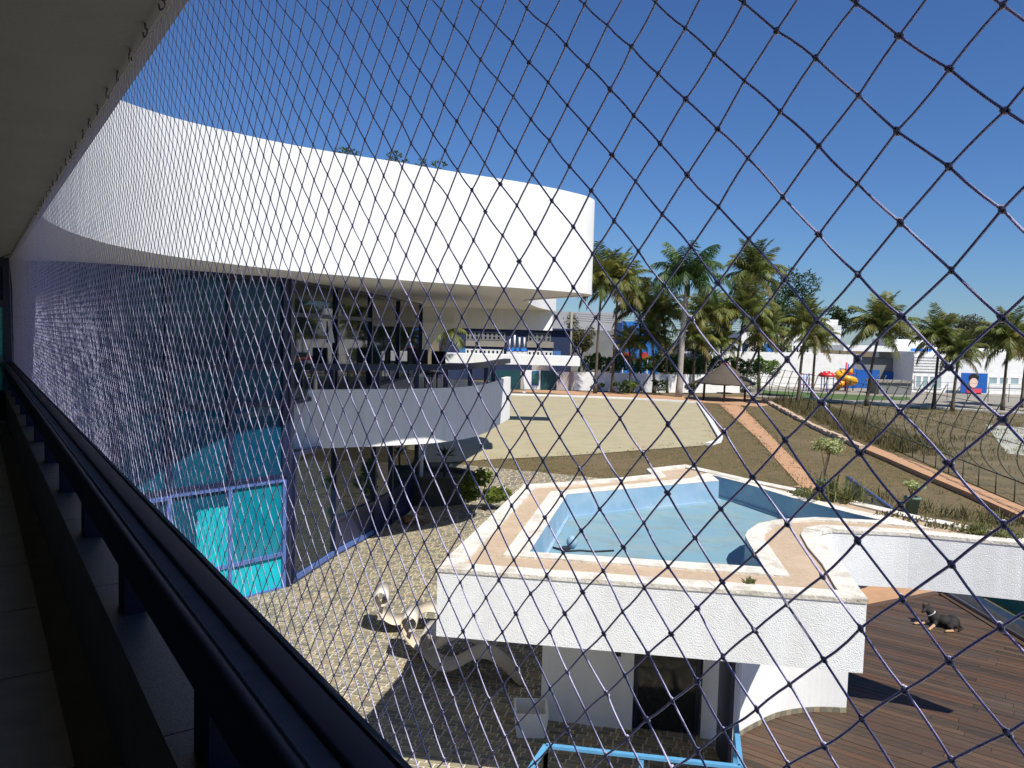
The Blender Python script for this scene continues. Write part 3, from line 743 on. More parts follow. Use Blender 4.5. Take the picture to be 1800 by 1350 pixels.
# ================================================================== BALCONY THINGS
# ------------------------------------------------------------------ handrail
hr = thing('handrail', 'long dark navy steel balcony handrail with a grey grooved top running beside the net', 'handrail', tuple(B(0.48, 2.0, 4.65)))
S0, S1 = -6.5, 15.5
def rail_bar(a0, a1, z0, z1, name, mt, rnd=0.018):
    m = MB(); prof = []
    for ca, cz, st in ((a1 - rnd, z0 + rnd, -90), (a1 - rnd, z1 - rnd, 0), (a0 + rnd, z1 - rnd, 90), (a0 + rnd, z0 + rnd, 180)):
        for k in range(4):
            t = math.radians(st + 30 * k); prof.append((ca + rnd * math.cos(t), cz + rnd * math.sin(t)))
    n = len(prof); segs = 24; vs = []; fs = []
    for i in range(segs + 1):
        s = S0 + (S1 - S0) * i / segs
        for pa, pz in prof: vs.append(B(pa + 0.0012 * math.sin(s * 2.1 + pz), s, pz + 0.0015 * math.sin(s * 1.3)))
    for i in range(segs):
        for k in range(n): fs.append((i * n + k, i * n + (k + 1) % n, (i + 1) * n + (k + 1) % n, (i + 1) * n + k))
    m.add(vs, fs, 0, name != 'groove_plate')
    return m.build(name, mt, hr)
rail_bar(0.478, 0.548, 4.97, 5.106, 'outer_beam', 'rail_navy', 0.010)
rail_bar(0.398, 0.430, 4.965, 5.100, 'inner_beam', 'rail_navy', 0.014)
rail_bar(0.424, 0.486, 5.02, 5.094, 'groove_plate', 'rail_groove', 0.004)
m = MB(); m.tube([B(0.434, S0, 5.096), B(0.434, S1, 5.096)], 0.004, 10); m.build('trim_bead', 'rail_groove', hr)
m = MB(); m.obox(B(0.549, S0, 5.09), NN * 0.012, NU * (S1 - S0), (0, 0, 0.019)); m.build('edge_trim', 'rail_groove', hr)
pm = MB(); pm.obox(NN * -0.03 + NU * -0.08, NN * 0.085, NU * 0.16, (0, 0, 0.345)); pmesh = pm.mesh('rail_post', 'rail_navy')
s = 2.05
while s > -6: s -= 1.31
while s < 15.3:
    inst(pmesh, 'rail_post', hr, tuple(B(0.505, s, 4.652) - Vector(hr.location))); s += 1.31

# ------------------------------------------------------------------ safety net
net = thing('safety_net', 'purple grey knotted safety net stretched from the ceiling hooks down past the handrail', 'net', tuple(B(0.57, 0, 4.66)))
ZTOP, ZREF = 6.826, 5.8
def net_pt(i, j):
    """Knot (i along, j down)."""
    z = 0.158 - 0.0347 * j
    k = min(11.0, 0.28 * max(i, 0))
    s = 0.237 + 0.062 * min(max(z, -1), 1) + 0.0346 * i + 0.0075 * min(max(z, -0.9), 0.9) * k
    w = Vector((s * 1.7, z * 1.9, 0.3))
    s += 0.006 * noise.noise(w * 1.3); z2 = z + 0.006 * noise.noise(w * 1.3 + Vector((7, 3, 1)))
    s += random.gauss(0, 0.0011); z2 += random.gauss(0, 0.0011)
    a = 0.57 + 0.003 * noise.noise(w) + random.gauss(0, 0.0006)
    if z2 > 0.6: a -= (z2 - 0.6) * 0.08          # drawn in to the hooks
    return B(a, s, ZREF + z2)
J0 = -25; J1 = 38; I0, I1 = -44, 442
nodes = {}
for i in range(I0, I1):
    for j in range(J0, J1):
        if (i + j) % 2 == 0: nodes[(i, j)] = net_pt(i, j)
# the top row is laced to a border rope that sags from hook to hook
def rope_z(s):
    f = ((s - HOOK_S[0]) / 0.31) % 1.0
    return ZTOP - 0.008 * (1 - (2 * f - 1) ** 2)
for (i, j), p in nodes.items():
    if j in (J0, J0 + 1) : p.z = rope_z(p.dot(NU)) - (0.0 if j == J0 + ((J0 + i) % 2) else 0.0)
cord = MB()
CR = 0.00112
def strand(p, q, near):
    d = q - p; L = d.length; d.normalize()
    sd = d.cross(NN).normalized(); nn = sd.cross(d)
    n = 6 if near else 4
    if near:
        sag = random.uniform(-0.0012, 0.0018)
        ts = [0, 0.33, 0.67, 1.0]; bend = [0, sag, sag, 0]
    else: ts = [0, 1.0]; bend = [0, 0]
    vs = []; fs = []
    for t, bz in zip(ts, bend):
        c = p + d * (L * t) - Vector((0, 0, bz))
        for k in range(n):
            a = 2 * math.pi * k / n; vs.append(c + (sd * math.cos(a) + nn * math.sin(a)) * CR)
    for r in range(len(ts) - 1):
        for k in range(n):
            k2 = (k + 1) % n; fs.append((r * n + k2, r * n + k, (r + 1) * n + k, (r + 1) * n + k2))
    cord.add(vs, fs, 0, True)
for (i, j), p in nodes.items():
    for dj in (1, -1):
        q = nodes.get((i + 1, j + dj))
        if q is not None: strand(p, q, i < 60)
tag(cord.build('cord', 'net_cord', net), kind='stuff')
# knots: two crossed loops pulled tight
kn = MB(); r0 = 0.0031
kn.ball((0, 0, 0), (0.0019, 0.0026, 0.0031), seg=8, rings=6)
kn.ball((0.0006, 0.0018, 0.0012), (0.0015, 0.0018, 0.0016), seg=7, rings=5)
kn.ball((-0.0004, -0.0018, -0.0012), (0.0015, 0.0018, 0.0016), seg=7, rings=5)
knot_mesh = kn.mesh('knot', 'net_knot')
ks = MB(); ks.ball((0, 0, 0), (0.0022, 0.0030, 0.0040), seg=6, rings=4)
inview = []
for key, p in nodes.items():
    x, y = seen_px(p)
    if -20 < x < 1820 and -20 < y < 1370: inview.append(((p - EYE).length, key))
inview.sort(); close = set(k for _, k in inview[:300])
far = MB(); nl = Vector(net.location)
for key, p in nodes.items():
    if key in close:
        inst(knot_mesh, 'knot', net, tuple(p - nl), (random.uniform(-0.5, 0.5), random.uniform(-0.4, 0.4), TH + random.uniform(-0.5, 0.5)), (random.uniform(0.9, 1.2),) * 3)
    else:
        o = len(far.v); far.v.extend([(p.x + NN.x * v[0] + NU.x * v[1], p.y + NN.y * v[0] + NU.y * v[1], p.z + v[2]) for v in ks.v])
        for f in ks.f: far.f.append(tuple(o + i for i in f)); far.mi.append(0); far.sm.append(True)
tag(far.build('knot_field', 'net_knot', net), kind='stuff')
rp = []
s = -1.3
while s < 15.4: rp.append(B(0.522, s, rope_z(s))); s += 0.0775
m = MB(); m.tube(rp, 0.0021, 6); m.build('border_rope', 'net_cord', net)
m = MB(); m.tube([B(0.56, 15.35, 4.7), B(0.545, 15.35, 5.6), B(0.525, 15.35, 6.82)], 0.003, 6); m.build('end_rope', 'net_cord', net)

# ------------------------------------------------------------------ glazed door at the end of the balcony
gd = thing('glazed_end_door', 'navy framed green glass door closing the far end of the balcony', 'door', tuple(B(0.0, 15.6, 4.11)))
m = MB()
for a0, a1, z0, z1 in ((0.44, 0.56, 4.1, 6.84), (-1.55, -1.43, 4.1, 6.84), (-1.43, 0.44, 6.70, 6.84), (-1.43, 0.44, 4.1, 4.62), (-1.43, 0.44, 6.02, 6.14)):
    m.obox(B(a0, 15.55, z0), NN * (a1 - a0), NU * 0.1, (0, 0, z1 - z0))
m.build('frame', 'navy', gd)
m = MB(); m.obox(B(-1.43, 15.6, 4.62), NN * 1.87, NU * 0.02, (0, 0, 1.40)); m.build('pane', 'lit_green_glass', gd)
m = MB(); m.obox(B(-1.43, 15.6, 6.14), NN * 1.87, NU * 0.02, (0, 0, 0.56)); m.build('top_pane', 'dark_glass', gd)
m = MB(); m.beam(B(0.43, 15.53, 5.05), B(-0.15, 15.53, 6.02), 0.02, 0.09); m.build('reflection_bar', 'pot_green', gd)  # added slanted bar, stands in for a bright reflection in the pane
m = MB(); m.obox(B(-2.2, 15.58, 4.1), NN * 0.65, NU * 0.12, (0, 0, 2.75)); struct(m.build('balcony_end_wall', 'dark_wall'))
m = MB(); m.tube([B(0.50, 14.6, 6.84), B(0.35, 15.0, 6.78), B(0.2, 15.5, 6.72)], 0.006, 6)
tag(m.build('loose_cable', 'black_print'), 'thin black cable drooping from the ceiling to the far door frame', 'cable')

# ------------------------------------------------------------------ bodies from blended lumps (one continuous skin each)
def body(name, lumps, mats, voxel, parent=None):
    """lumps: (centre, radii, material index) or ((p, q), (r0, r1), idx) for tapered limbs; fused by a voxel remesh."""
    m = MB(); samples = []
    for c, r, k in lumps:
        if isinstance(c[0], (tuple, list, Vector)):
            p, q = Vector(c[0]), Vector(c[1]); nst = max(3, int((q - p).length / (min(r) * 0.6)) + 1)
            for i in range(nst + 1):
                t = i / nst; cc = p.lerp(q, t); rr = r[0] + (r[1] - r[0]) * t
                m.ball(tuple(cc), rr, seg=10, rings=8); samples.append((cc, rr, k))
        else:
            m.ball(c, r, seg=14, rings=10); samples.append((Vector(c), min(r) if isinstance(r, (tuple, list)) else r, k))
    tmp = m.build(name + '_tmp', mats, base=(0, 0, 0))
    md = tmp.modifiers.new('fuse', 'REMESH'); md.mode = 'VOXEL'; md.voxel_size = voxel; md.use_smooth_shade = True
    sm = tmp.modifiers.new('soft', 'SMOOTH'); sm.factor = 0.6; sm.iterations = 3
    dg = bpy.context.evaluated_depsgraph_get()
    me = bpy.data.meshes.new_from_object(tmp.evaluated_get(dg)); me.name = name
    bpy.data.objects.remove(tmp, do_unlink=True)
    me.materials.clear()
    for x in mats: me.materials.append(MATS[x])
    for poly in me.polygons:
        c = poly.center; best = min(samples, key=lambda s: (s[0] - c).length - s[1]); poly.material_index = best[2]; poly.use_smooth = True
    o = bpy.data.objects.new(name, me); COL.objects.link(o)
    if parent is not None: o.parent = parent
    return o
# someone leaning at the far end: only a forearm reaches into view
pl = B(-0.22, 14.95, 4.11)
person = thing('person', 'person in a dark blue shirt at the far balcony end reaching toward the door', 'person', tuple(pl))
def Q(a, s, z): v = NN * a + NU * s; return (v.x, v.y, z)
lum = [((Q(-0.02, 0.0, 0.92), Q(0.0, 0.02, 1.30)), (0.15, 0.17), 1), (Q(0.0, 0.02, 1.40), (0.17, 0.17, 0.10), 1),
       ((Q(0, 0.02, 1.46), Q(0, 0.03, 1.55)), (0.055, 0.05), 0), (Q(0.01, 0.04, 1.66), (0.078, 0.085, 0.11), 0), (Q(0.06, 0.1, 1.64), (0.02, 0.022, 0.02), 0),
       ((Q(-0.05, -0.09, 0.92), Q(-0.05, -0.09, 0.48)), (0.085, 0.06), 2), ((Q(-0.05, -0.09, 0.48), Q(-0.05, -0.08, 0.06)), (0.058, 0.04), 2), ((Q(-0.05, -0.08, 0.04), Q(0.11, -0.06, 0.035)), (0.042, 0.034), 2),
       ((Q(0.02, 0.1, 0.92), Q(0.03, 0.1, 0.48)), (0.085, 0.06), 2), ((Q(0.03, 0.1, 0.48), Q(0.02, 0.1, 0.06)), (0.058, 0.04), 2), ((Q(0.02, 0.1, 0.04), Q(0.18, 0.12, 0.035)), (0.042, 0.034), 2),
       ((Q(0.02, 0.19, 1.40), Q(0.16, 0.28, 1.14)), (0.058, 0.046), 1), ((Q(0.16, 0.28, 1.14), Q(0.44, 0.42, 1.20)), (0.042, 0.03), 0),
       ((Q(0.44, 0.42, 1.20), Q(0.52, 0.45, 1.22)), (0.030, 0.026), 0),
       ((Q(0.0, -0.19, 1.40), Q(-0.02, -0.24, 1.12)), (0.056, 0.044), 1), ((Q(-0.02, -0.24, 1.12), Q(0.06, -0.2, 0.90)), (0.04, 0.03), 0), ((Q(0.06, -0.2, 0.9), Q(0.09, -0.19, 0.82)), (0.034, 0.026), 0)]
for k in range(4): lum.append(((Q(0.52, 0.42 + 0.022 * k, 1.235 - 0.017 * k), Q(0.60 - 0.006 * abs(k - 1), 0.46 + 0.022 * k, 1.23 - 0.022 * k)), (0.0105, 0.009), 0))
lum.append(((Q(0.49, 0.41, 1.25), Q(0.54, 0.41, 1.275)), (0.012, 0.009), 0))
body('figure', lum, ['skin', 'shirt_blue', 'black_print'], 0.012, person)
hm = MB(); v = Q(0.0, 0.03, 1.70); hm.ball(v, (0.088, 0.096, 0.085), seg=14, rings=10)
o = hm.build('hair', 'hair_black', base=(0, 0, 0)); o.parent = person

# ================================================================== PATIO THINGS
# ------------------------------------------------------------------ moulded loungers with a rolled headrest
def lounger_mesh():
    # from the roll down the back, over the seat and up the knee
    roll = [(0.19 + 0.15 * math.cos(math.radians(a)), 0.72 + 0.15 * math.sin(math.radians(a))) for a in range(-90, 200, 20)]
    back = [(0.06, 0.60), (0.13, 0.45), (0.25, 0.30), (0.42, 0.20), (0.60, 0.20), (0.78, 0.29), (0.95, 0.40), (1.12, 0.455), (1.28, 0.44), (1.45, 0.35), (1.62, 0.21), (1.75, 0.08), (1.84, 0.015)]
    return [Vector(p) for p in roll], smooth_path([Vector(p) for p in [roll[-1]] + back], 3)
roll, bk = lounger_mesh()
def sweep(prof, w, th):
    m = MB(); o = offset(prof, th); n = len(prof); W = [-w / 2, w / 2]; vs = []
    for y in W:
        for p in prof: vs.append((p.x, y, p.y))
        for p in o: vs.append((p.x, y, p.y))
    fs = []
    for i in range(n - 1):
        fs += [(i, i + 1, 2 * n + i + 1, 2 * n + i), (n + i + 1, n + i, 3 * n + i, 3 * n + i + 1), (i + 1, i, n + i, n + i + 1), (2 * n + i, 2 * n + i + 1, 3 * n + i + 1, 3 * n + i)]
    fs += [(0, 2 * n, 3 * n, n), (n - 1, 2 * n - 1, 4 * n - 1, 3 * n - 1)]
    m.add(vs, fs, 0, True); return m
me_shell = sweep(bk, 0.62, 0.018).mesh('shell', 'plastic_beige')
me_roll = sweep(roll, 0.62, 0.012).mesh('headrest_roll', 'plastic_clear')
rv = MB(); rv.ball((0.03, -0.2, 0.60), 0.014, seg=8, rings=5); me_riv = rv.mesh('rivet', 'steel')
rv2 = MB(); rv2.ball((0.03, 0.2, 0.60), 0.014, seg=8, rings=5); me_riv2 = rv2.mesh('rivet', 'steel')
ll = ['beige moulded lounger with rolled headrest, farthest out in the sun on the setts', 'beige moulded lounger with rolled headrest, middle one of the sunlit pair', 'moulded lounger with its rolled headrest half in the shade of the pool house']
for (x, y, rz), lb in zip(((*(-2.586, 14.561), 0.10), (*(-1.876, 13.389), 0.02), (*(-1.446, 12.690), -0.06)), ll):
    L = thing('lounger', lb, 'lounger', (x, y, 0.015), 'loungers beside the pool house'); L.rotation_euler.z = rz; L.scale = (0.94, 0.94, 0.94)
    inst(me_shell, 'shell', L); h = inst(me_roll, 'headrest_roll', L); inst(me_riv, 'rivet', h); inst(me_riv2, 'rivet', h)
# white trough
t = thing('planter_trough', 'small white plastic trough standing in the shade against the pool house wall', 'trough', (0.40, 10.9, 0.012))
m = MB(); c = Vector((0.40, 10.9, 0)); w, l, h = 0.25, 0.25, 0.38
bt = [(-w * .8, -l * .85), (w * .8, -l * .85), (w * .8, l * .85), (-w * .8, l * .85)]; tp = [(-w, -l), (w, -l), (w, l), (-w, l)]; ti = [(x * .84, y * .9) for x, y in tp]
vs = [(c.x + x, c.y + y, 0.012) for x, y in bt] + [(c.x + x, c.y + y, h) for x, y in tp] + [(c.x + x, c.y + y, h) for x, y in ti] + [(c.x + x * .78, c.y + y * .82, 0.12) for x, y in tp]
fs = [(3, 2, 1, 0)] + [(i, (i + 1) % 4, 4 + (i + 1) % 4, 4 + i) for i in range(4)] + [(4 + i, 4 + (i + 1) % 4, 8 + (i + 1) % 4, 8 + i) for i in range(4)] + [(8 + i, 8 + (i + 1) % 4, 12 + (i + 1) % 4, 12 + i) for i in range(4)] + [(12, 13, 14, 15)]
m.add(vs, fs); m.build('tub', 'white_paint', t)
# ------------------------------------------------------------------ blue guard rail with glass panels below us
gr = thing('blue_guard_rail', 'sky blue framed glass guard rail in front of the pool house door', 'guard rail', (1.5, 8.4, 0))
GP = [(0.05, 7.4), (0.50, 8.56), (2.64, 8.22), (2.86, 9.15)]
for i in range(3):
    a, b = Vector((*GP[i], 0)), Vector((*GP[i + 1], 0)); d = b - a; t_ = d.normalized()
    m = MB(); m.beam(a + Vector((0, 0, 1.08)), b + Vector((0, 0, 1.08)), 0.06, 0.035); m.build('top_rail', 'sky_blue_paint', gr)
    m = MB(); m.beam(a + Vector((0, 0, 0.12)), b + Vector((0, 0, 0.12)), 0.05, 0.05); m.build('bottom_rail', 'sky_blue_paint', gr)
    k = max(1, int(d.length / 1.0 + 0.3))
    for j in range(k + 1):
        p = a + d * (j / k); m = MB(); m.box(p.x - 0.025, p.x + 0.025, p.y - 0.025, p.y + 0.025, 0.0, 1.05); m.build('post', 'sky_blue_paint', gr)
# ------------------------------------------------------------------ glass fence and kerb along the deck
gf = thing('deck_glass_fence', 'green glass fence with navy posts on a cream kerb along the deck edge', 'glass fence', (10.6, 14, 0))
m = MB(); m.box(10.42, 10.68, 6.5, 17.7, 0, 0.16); m.build('kerb', 'pale_kerb', gf)
m = MB(); m.box(10.14, 10.20, 6.5, 17.6, 0.02, 0.12); m.build('track_rail', 'steel', gf)
y = 7.0
while y < 17.5:
    m = MB(); m.box(10.76, 10.86, y - 0.06, y + 0.06, 0, 1.25); m.build('post', 'navy', gf)
    if y + 1.7 < 18.2: m = MB(); m.box(10.80, 10.82, y + 0.08, y + 1.62, 0.12, 1.2); m.build('pane', 'green_glass', gf)
    y += 1.7
# ------------------------------------------------------------------ dogs
def dog(name, label, loc, rz, mats, sc=1.0, flip=1):
    D = thing(name, label, 'dog', loc); D.rotation_euler.z = rz; D.scale = (sc, sc, sc)
    # lies on its side hip, body along x, head at +x lifted and turned, forelegs stretched to -y
    lum = [((-0.17, 0.03, 0.115), (0.15, 0.15, 0.115), 0), ((-0.02, 0.0, 0.12), (0.15, 0.14, 0.115), 0), ((0.12, 0.02, 0.135), (0.125, 0.125, 0.12), 0),
           (((0.17, 0.04, 0.19), (0.24, 0.08, 0.265)), (0.082, 0.062), 0), ((0.27, 0.085, 0.295), (0.072, 0.068, 0.062), 0), (((0.29, 0.05, 0.285), (0.35, -0.04, 0.255)), (0.044, 0.030), 0), ((0.335, -0.01, 0.238), (0.026, 0.03, 0.018), 1),
           (((0.235, 0.115, 0.335), (0.215, 0.135, 0.385)), (0.027, 0.010), 0), (((0.31, 0.115, 0.335), (0.33, 0.13, 0.38)), (0.027, 0.010), 0),
           (((0.12, -0.06, 0.09), (0.16, -0.17, 0.055)), (0.052, 0.036), 0), (((0.16, -0.17, 0.055), (0.25, -0.33, 0.033)), (0.033, 0.027), 1), ((0.27, -0.365, 0.03), (0.034, 0.04, 0.025), 1),
           (((0.18, 0.0, 0.09), (0.30, -0.06, 0.045)), (0.05, 0.032), 0), (((0.30, -0.06, 0.04), (0.45, -0.12, 0.03)), (0.03, 0.025), 1), ((0.48, -0.13, 0.028), (0.04, 0.03, 0.024), 1),
           ((-0.16, -0.09, 0.09), (0.12, 0.09, 0.08), 0), (((-0.10, -0.16, 0.06), (-0.16, -0.29, 0.04)), (0.05, 0.03), 0), (((-0.16, -0.29, 0.035), (-0.02, -0.34, 0.028)), (0.029, 0.026), 1),
           (((-0.27, 0.08, 0.07), (-0.34, -0.06, 0.035)), (0.036, 0.026), 0), (((-0.34, -0.06, 0.035), (-0.26, -0.22, 0.028)), (0.027, 0.016), 0)]
    fl_ = lambda q: (q[0], q[1] * flip, q[2])
    lum = [((tuple(fl_(e) for e in c) if isinstance(c[0], tuple) else fl_(c)), r, k) for c, r, k in lum]
    body('body', lum, mats, 0.013, D)
    m = MB(); cpts = [(0.19 + 0.085 * math.cos(a) * 0.8, flip * (0.05 + 0.085 * math.sin(a)), 0.21 - 0.05 * math.cos(a)) for a in [2 * math.pi * i / 14 for i in range(15)]]
    m.tube(cpts, 0.010, 6); c = m.build('collar', 'paper_white', base=(0, 0, 0)); c.parent = D
    return D
dog('dog', 'black and tan dog lying on the brown timber deck', (8.95, 15.45, 0.035), math.radians(160), ['fur_black', 'fur_tan'], 1.05, -1)
dog('dog', 'brown dog resting on shaded setts beside the ground floor glass', (-2.9, 22.9, 0.012), math.radians(20), ['fur_brown', 'fur_brown'], 1.0)
# ------------------------------------------------------------------ small things
m = MB(); c = ((-4.878, 17.643, 4.450)); m.lathe([(0.0, 0), (0.045, 0.0), (0.047, 0.01), (0.047, 0.2), (0.03, 0.255), (0.017, 0.285), (0.017, 0.33), (0.0, 0.331)], (-4.70, 18.35, 4.345), 12)
tag(m.build('bottle', 'plastic_clear'), 'small clear bottle standing on the balcony parapet by the navy column', 'bottle')
m = MB(); m.add([(-4.66, 19.45, 5.45), (-4.58, 19.75, 5.45), (-4.64, 19.52, 6.0), (-4.66, 19.45, 6.0), (-4.65, 19.447, 5.45), (-4.57, 19.747, 5.45), (-4.63, 19.517, 6.0), (-4.65, 19.447, 6.0)], [(3, 2, 1, 0), (4, 5, 6, 7), (0, 1, 5, 4), (1, 2, 6, 5), (2, 3, 7, 6), (3, 0, 4, 7)])
tag(m.build('paper_notice', 'paper_white'), 'white slanted paper stuck on the dark upper glass', 'notice')
for (x, y, rz), lb in zip(((-2.9, 24.6, 0.3), (-2.35, 23.2, -0.4), (-3.3, 26.6, 0.9)), ('black chair on the wing balcony nearest the navy window frame', 'black chair leaning back on the wing balcony beside the handrail', 'black chair farthest back on the wing balcony')):
    C = thing('balcony_chair', lb, 'chair', (x, y, 4.09), 'chairs on the wing balcony'); C.rotation_euler.z = rz
    def cb(nm, mt, *bx):
        mm = MB(); mm.box(*bx); o_ = mm.build(nm, mt, base=(0, 0, 0)); o_.parent = C
    cb('seat', 'black_print', -0.24, 0.24, -0.24, 0.24, 0.43, 0.48); cb('backrest', 'black_print', -0.23, 0.23, 0.21, 0.26, 0.62, 1.12)
    for sx in (-0.22, 0.19):
        cb('leg', 'dark_iron', sx, sx + 0.03, -0.23, -0.2, 0, 0.43); cb('leg', 'dark_iron', sx, sx + 0.03, 0.21, 0.24, 0, 0.62)
# pump float and hose left in the pool
FX, FY = (0.962, 11.375)
fl = thing('pump_float', 'pale round pump float with a thin dark hose on the pool floor', 'pump', (FX, FY, 2.6))
m = MB(); m.ball((FX, FY, 2.70), (0.085, 0.085, 0.10)); m.build('float', 'pool_blue', fl)
m = MB(); m.tube([(FX + dx, FY + dy, 2.615) for dx, dy in ((-0.03, -0.07), (-0.15, -0.12), (-0.28, -0.02), (-0.1, -0.2), (0.12, -0.14), (0.32, -0.18), (0.62, -0.1))], 0.014, 6); m.build('hose', 'black_print', fl)
m = MB(); m.ball((FX - 0.12, FY - 0.1, 2.63), (0.07, 0.035, 0.03)); m.build('weight', 'black_print', fl)

# ================================================================== PLANTS
def tree(name, label, base, blobs, n, size, leaf, trunk_r=0.15, limbs=3, group=None, cat='tree'):
    T = thing(name, label, cat, base, group)
    top = max(b[0][2] for b in blobs); c0 = Vector(blobs[0][0])
    m = MB()
    fork = Vector((base[0] * 0.6 + c0.x * 0.4, base[1] * 0.6 + c0.y * 0.4, base[2] + (min(b[0][2] - b[1][2] * 0.5 for b in blobs) - base[2]) * 0.8))
    m.tube([Vector(base), Vector(base).lerp(fork, 0.5) + Vector((trunk_r * 0.5, 0, 0)), fork], [trunk_r, trunk_r * 0.8, trunk_r * 0.65], 8)
    for c, r in blobs[:limbs + 2]: m.tube([fork, fork.lerp(Vector(c), 0.5) + Vector((0, 0, 0.1 * r[2])), Vector(c)], [trunk_r * 0.5, trunk_r * 0.3, trunk_r * 0.12], 6)
    m.build('trunk', 'bark', T)
    m = MB(); m.leaves(blobs, n, size); m.build('crown', leaf, T)
    return T
def clump(cx, cy, cz, rx, ry, rz, k):
    out = []
    for i in range(k):
        a = random.uniform(0, 6.28); d_ = random.uniform(0.25, 0.8); e = random.uniform(-0.6, 0.75); s_ = random.uniform(0.35, 0.55)
        out.append(((cx + rx * d_ * math.cos(a), cy + ry * d_ * math.sin(a), cz + rz * e), (rx * s_, ry * s_, rz * s_)))
    return out

# ------------------------------------------------------------------ palms: every frond its own piece, a few shared frond shapes
def frond(L, e0, droop, leaf_l, pairs, hang):
    m = MB(); pts = []; p = Vector((0, 0, 0)); e = e0
    ns = 14
    for i in range(ns + 1):
        pts.append(p.copy()); p = p + Vector((math.cos(e), 0, math.sin(e))) * (L / ns); e -= droop / ns * (0.5 + 1.2 * i / ns)
    m.tube(pts, [0.045 * (1 - 0.85 * i / ns) for i in range(ns + 1)], 4, smooth=False)
    for k in range(pairs):
        t = 0.14 + 0.86 * k / (pairs - 1); f = t * ns; i = min(int(f), ns - 1); c = pts[i].lerp(pts[i + 1], f - i); dr = (pts[i + 1] - pts[i]).normalized()
        ll_ = leaf_l * (0.55 + 0.75 * math.sin(math.pi * min(1, 0.12 + 0.9 * t))) * random.uniform(0.8, 1.15)
        for sd in (-1, 1):
            out = (Vector((0, sd, 0)) * random.uniform(0.7, 1.0) + dr * random.uniform(0.45, 0.75) + Vector((0, 0, -hang * random.uniform(0.6, 1.3)))).normalized()
            tip = c + out * ll_ + Vector((0, 0, -0.12 * ll_ * random.random())); mid = c + out * ll_ * 0.45; wv = dr * 0.042
            m.add([c - wv * 0.6, c + wv * 0.6, mid + wv, tip, mid - wv], [(0, 1, 2, 3, 4)])
    return m
FR = {}
for i, (e0, dp) in enumerate(((86, 40), (70, 62), (52, 80), (34, 92), (12, 92), (-18, 62))):
    for v in range(2):
        random.seed(100 + i * 7 + v)
        FR[('coco', i, v)] = frond(3.5 * (1 - 0.06 * v), math.radians(e0), math.radians(dp * (1 + 0.15 * v)), 0.85, 40, 0.25 + 0.16 * i).mesh('frond', 'palm_leaf' if i < 5 else 'palm_dry')
        FR[('royal', i, v)] = frond(3.7, math.radians(min(e0, 70)), math.radians(dp * 1.15), 1.0, 40, 0.9).mesh('frond', 'royal_leaf')
random.seed(5)
trunk_cache = {}
def palm(label, px_base, crown, scale=1.0, kind='coco', tr=0.16, count=26, dry=0.3, group='palms by the garden wall'):
    """px_base: plan point of the foot; crown: (x, y, z) of the heart."""
    T = thing('palm_tree', label, 'palm', (px_base[0], px_base[1], -0.03), group)
    b = Vector((0, 0, 0)); c = Vector(crown) - Vector(T.location)
    m = MB(); mid = b.lerp(c, 0.5) + Vector((-(c.x) * 0.18, 0, 0))
    pth = smooth_path([b, mid, c], 6)
    if kind == 'royal': rs = [tr * (1.15 if k < 2 else 1.0 - 0.25 * k / len(pth)) for k in range(len(pth))]
    else: rs = [tr * (1.35 - 0.6 * min(1, k / 3) if k < 3 else 0.8 - 0.2 * k / len(pth)) for k in range(len(pth))]
    m.tube(pth, rs, 10)
    o = m.build('trunk', 'royal_trunk' if kind == 'royal' else 'palm_trunk', base=(0, 0, 0)); o.parent = T
    if kind == 'royal':
        m = MB(); m.tube([c - Vector((0, 0, 1.3 * scale)), c - Vector((0, 0, 0.6 * scale)), c], [tr * 0.85, tr * 1.0, tr * 0.5], 10); o = m.build('crownshaft', 'royal_leaf', base=(0, 0, 0)); o.parent = T
    else:
        m = MB()
        for _ in range(9):
            a = random.uniform(0, 6.28); m.ball((c.x + 0.28 * scale * math.cos(a), c.y + 0.28 * scale * math.sin(a), c.z - 0.3 * scale - random.random() * 0.15), 0.11 * scale, seg=7, rings=5)
        o = m.build('coconuts', 'leaf_bright', base=(0, 0, 0)); o.parent = T
    for i in range(count):
        u_ = i / count; a = i * 2.39996 + random.uniform(-0.25, 0.25)
        lvl = min(5, int(u_ * (5.2 + dry)))
        if kind == 'royal': lvl = min(4, lvl)
        sc_ = scale * random.uniform(0.86, 1.1)
        inst(FR[(kind, lvl, random.randint(0, 1))], 'frond', T, tuple(c), (random.uniform(-0.15, 0.15), random.uniform(-0.12, 0.12), a), (sc_, sc_, sc_))
    return T
PALMS = [
        ('coconut palm right beside the rounded end of the white roof parapet',),
        ('coconut palm with a long yellow lower frond, second from the white roof parapet',),
        ('short coconut palm in front of the bright blue wall',),
        ('low bushy coconut palm just left of the pale grey royal palm trunk',),
        ('royal palm with a smooth pale grey trunk and dark green crown',),
        ('coconut palm between the royal palm and the thatched shelter',),
        ('tallest coconut palm behind the thatched shelter',),
        ('coconut palm with yellowing fronds right above the thatched shelter',),
        ('second trunked coconut palm low behind the right side of the thatched shelter',),
        ('coconut palm with a slanting thin trunk rising from the kerb stones',),
        ('small coconut palm with a bulging trunk in front of the red and white canopy',),
        ('large dark coconut palm with a curved trunk in front of the blue shopfront',),
        ('coconut palm at the corner of the white striped building',),
        ('short coconut palm beside the painted blue panel',),
        ('young low palm in front of the bright blue shed, its fronds over the hedge',),
        ('low palm with yellow fronds between the short palm and the royal palm',),
        ('low dark palm right of the royal palm trunk',),
        ('low palm whose fronds hang behind the shelter roof',),
        ('dense coconut palm at the right edge of the picture',),
        ('slim coconut palm half cut off by the right edge',),
]
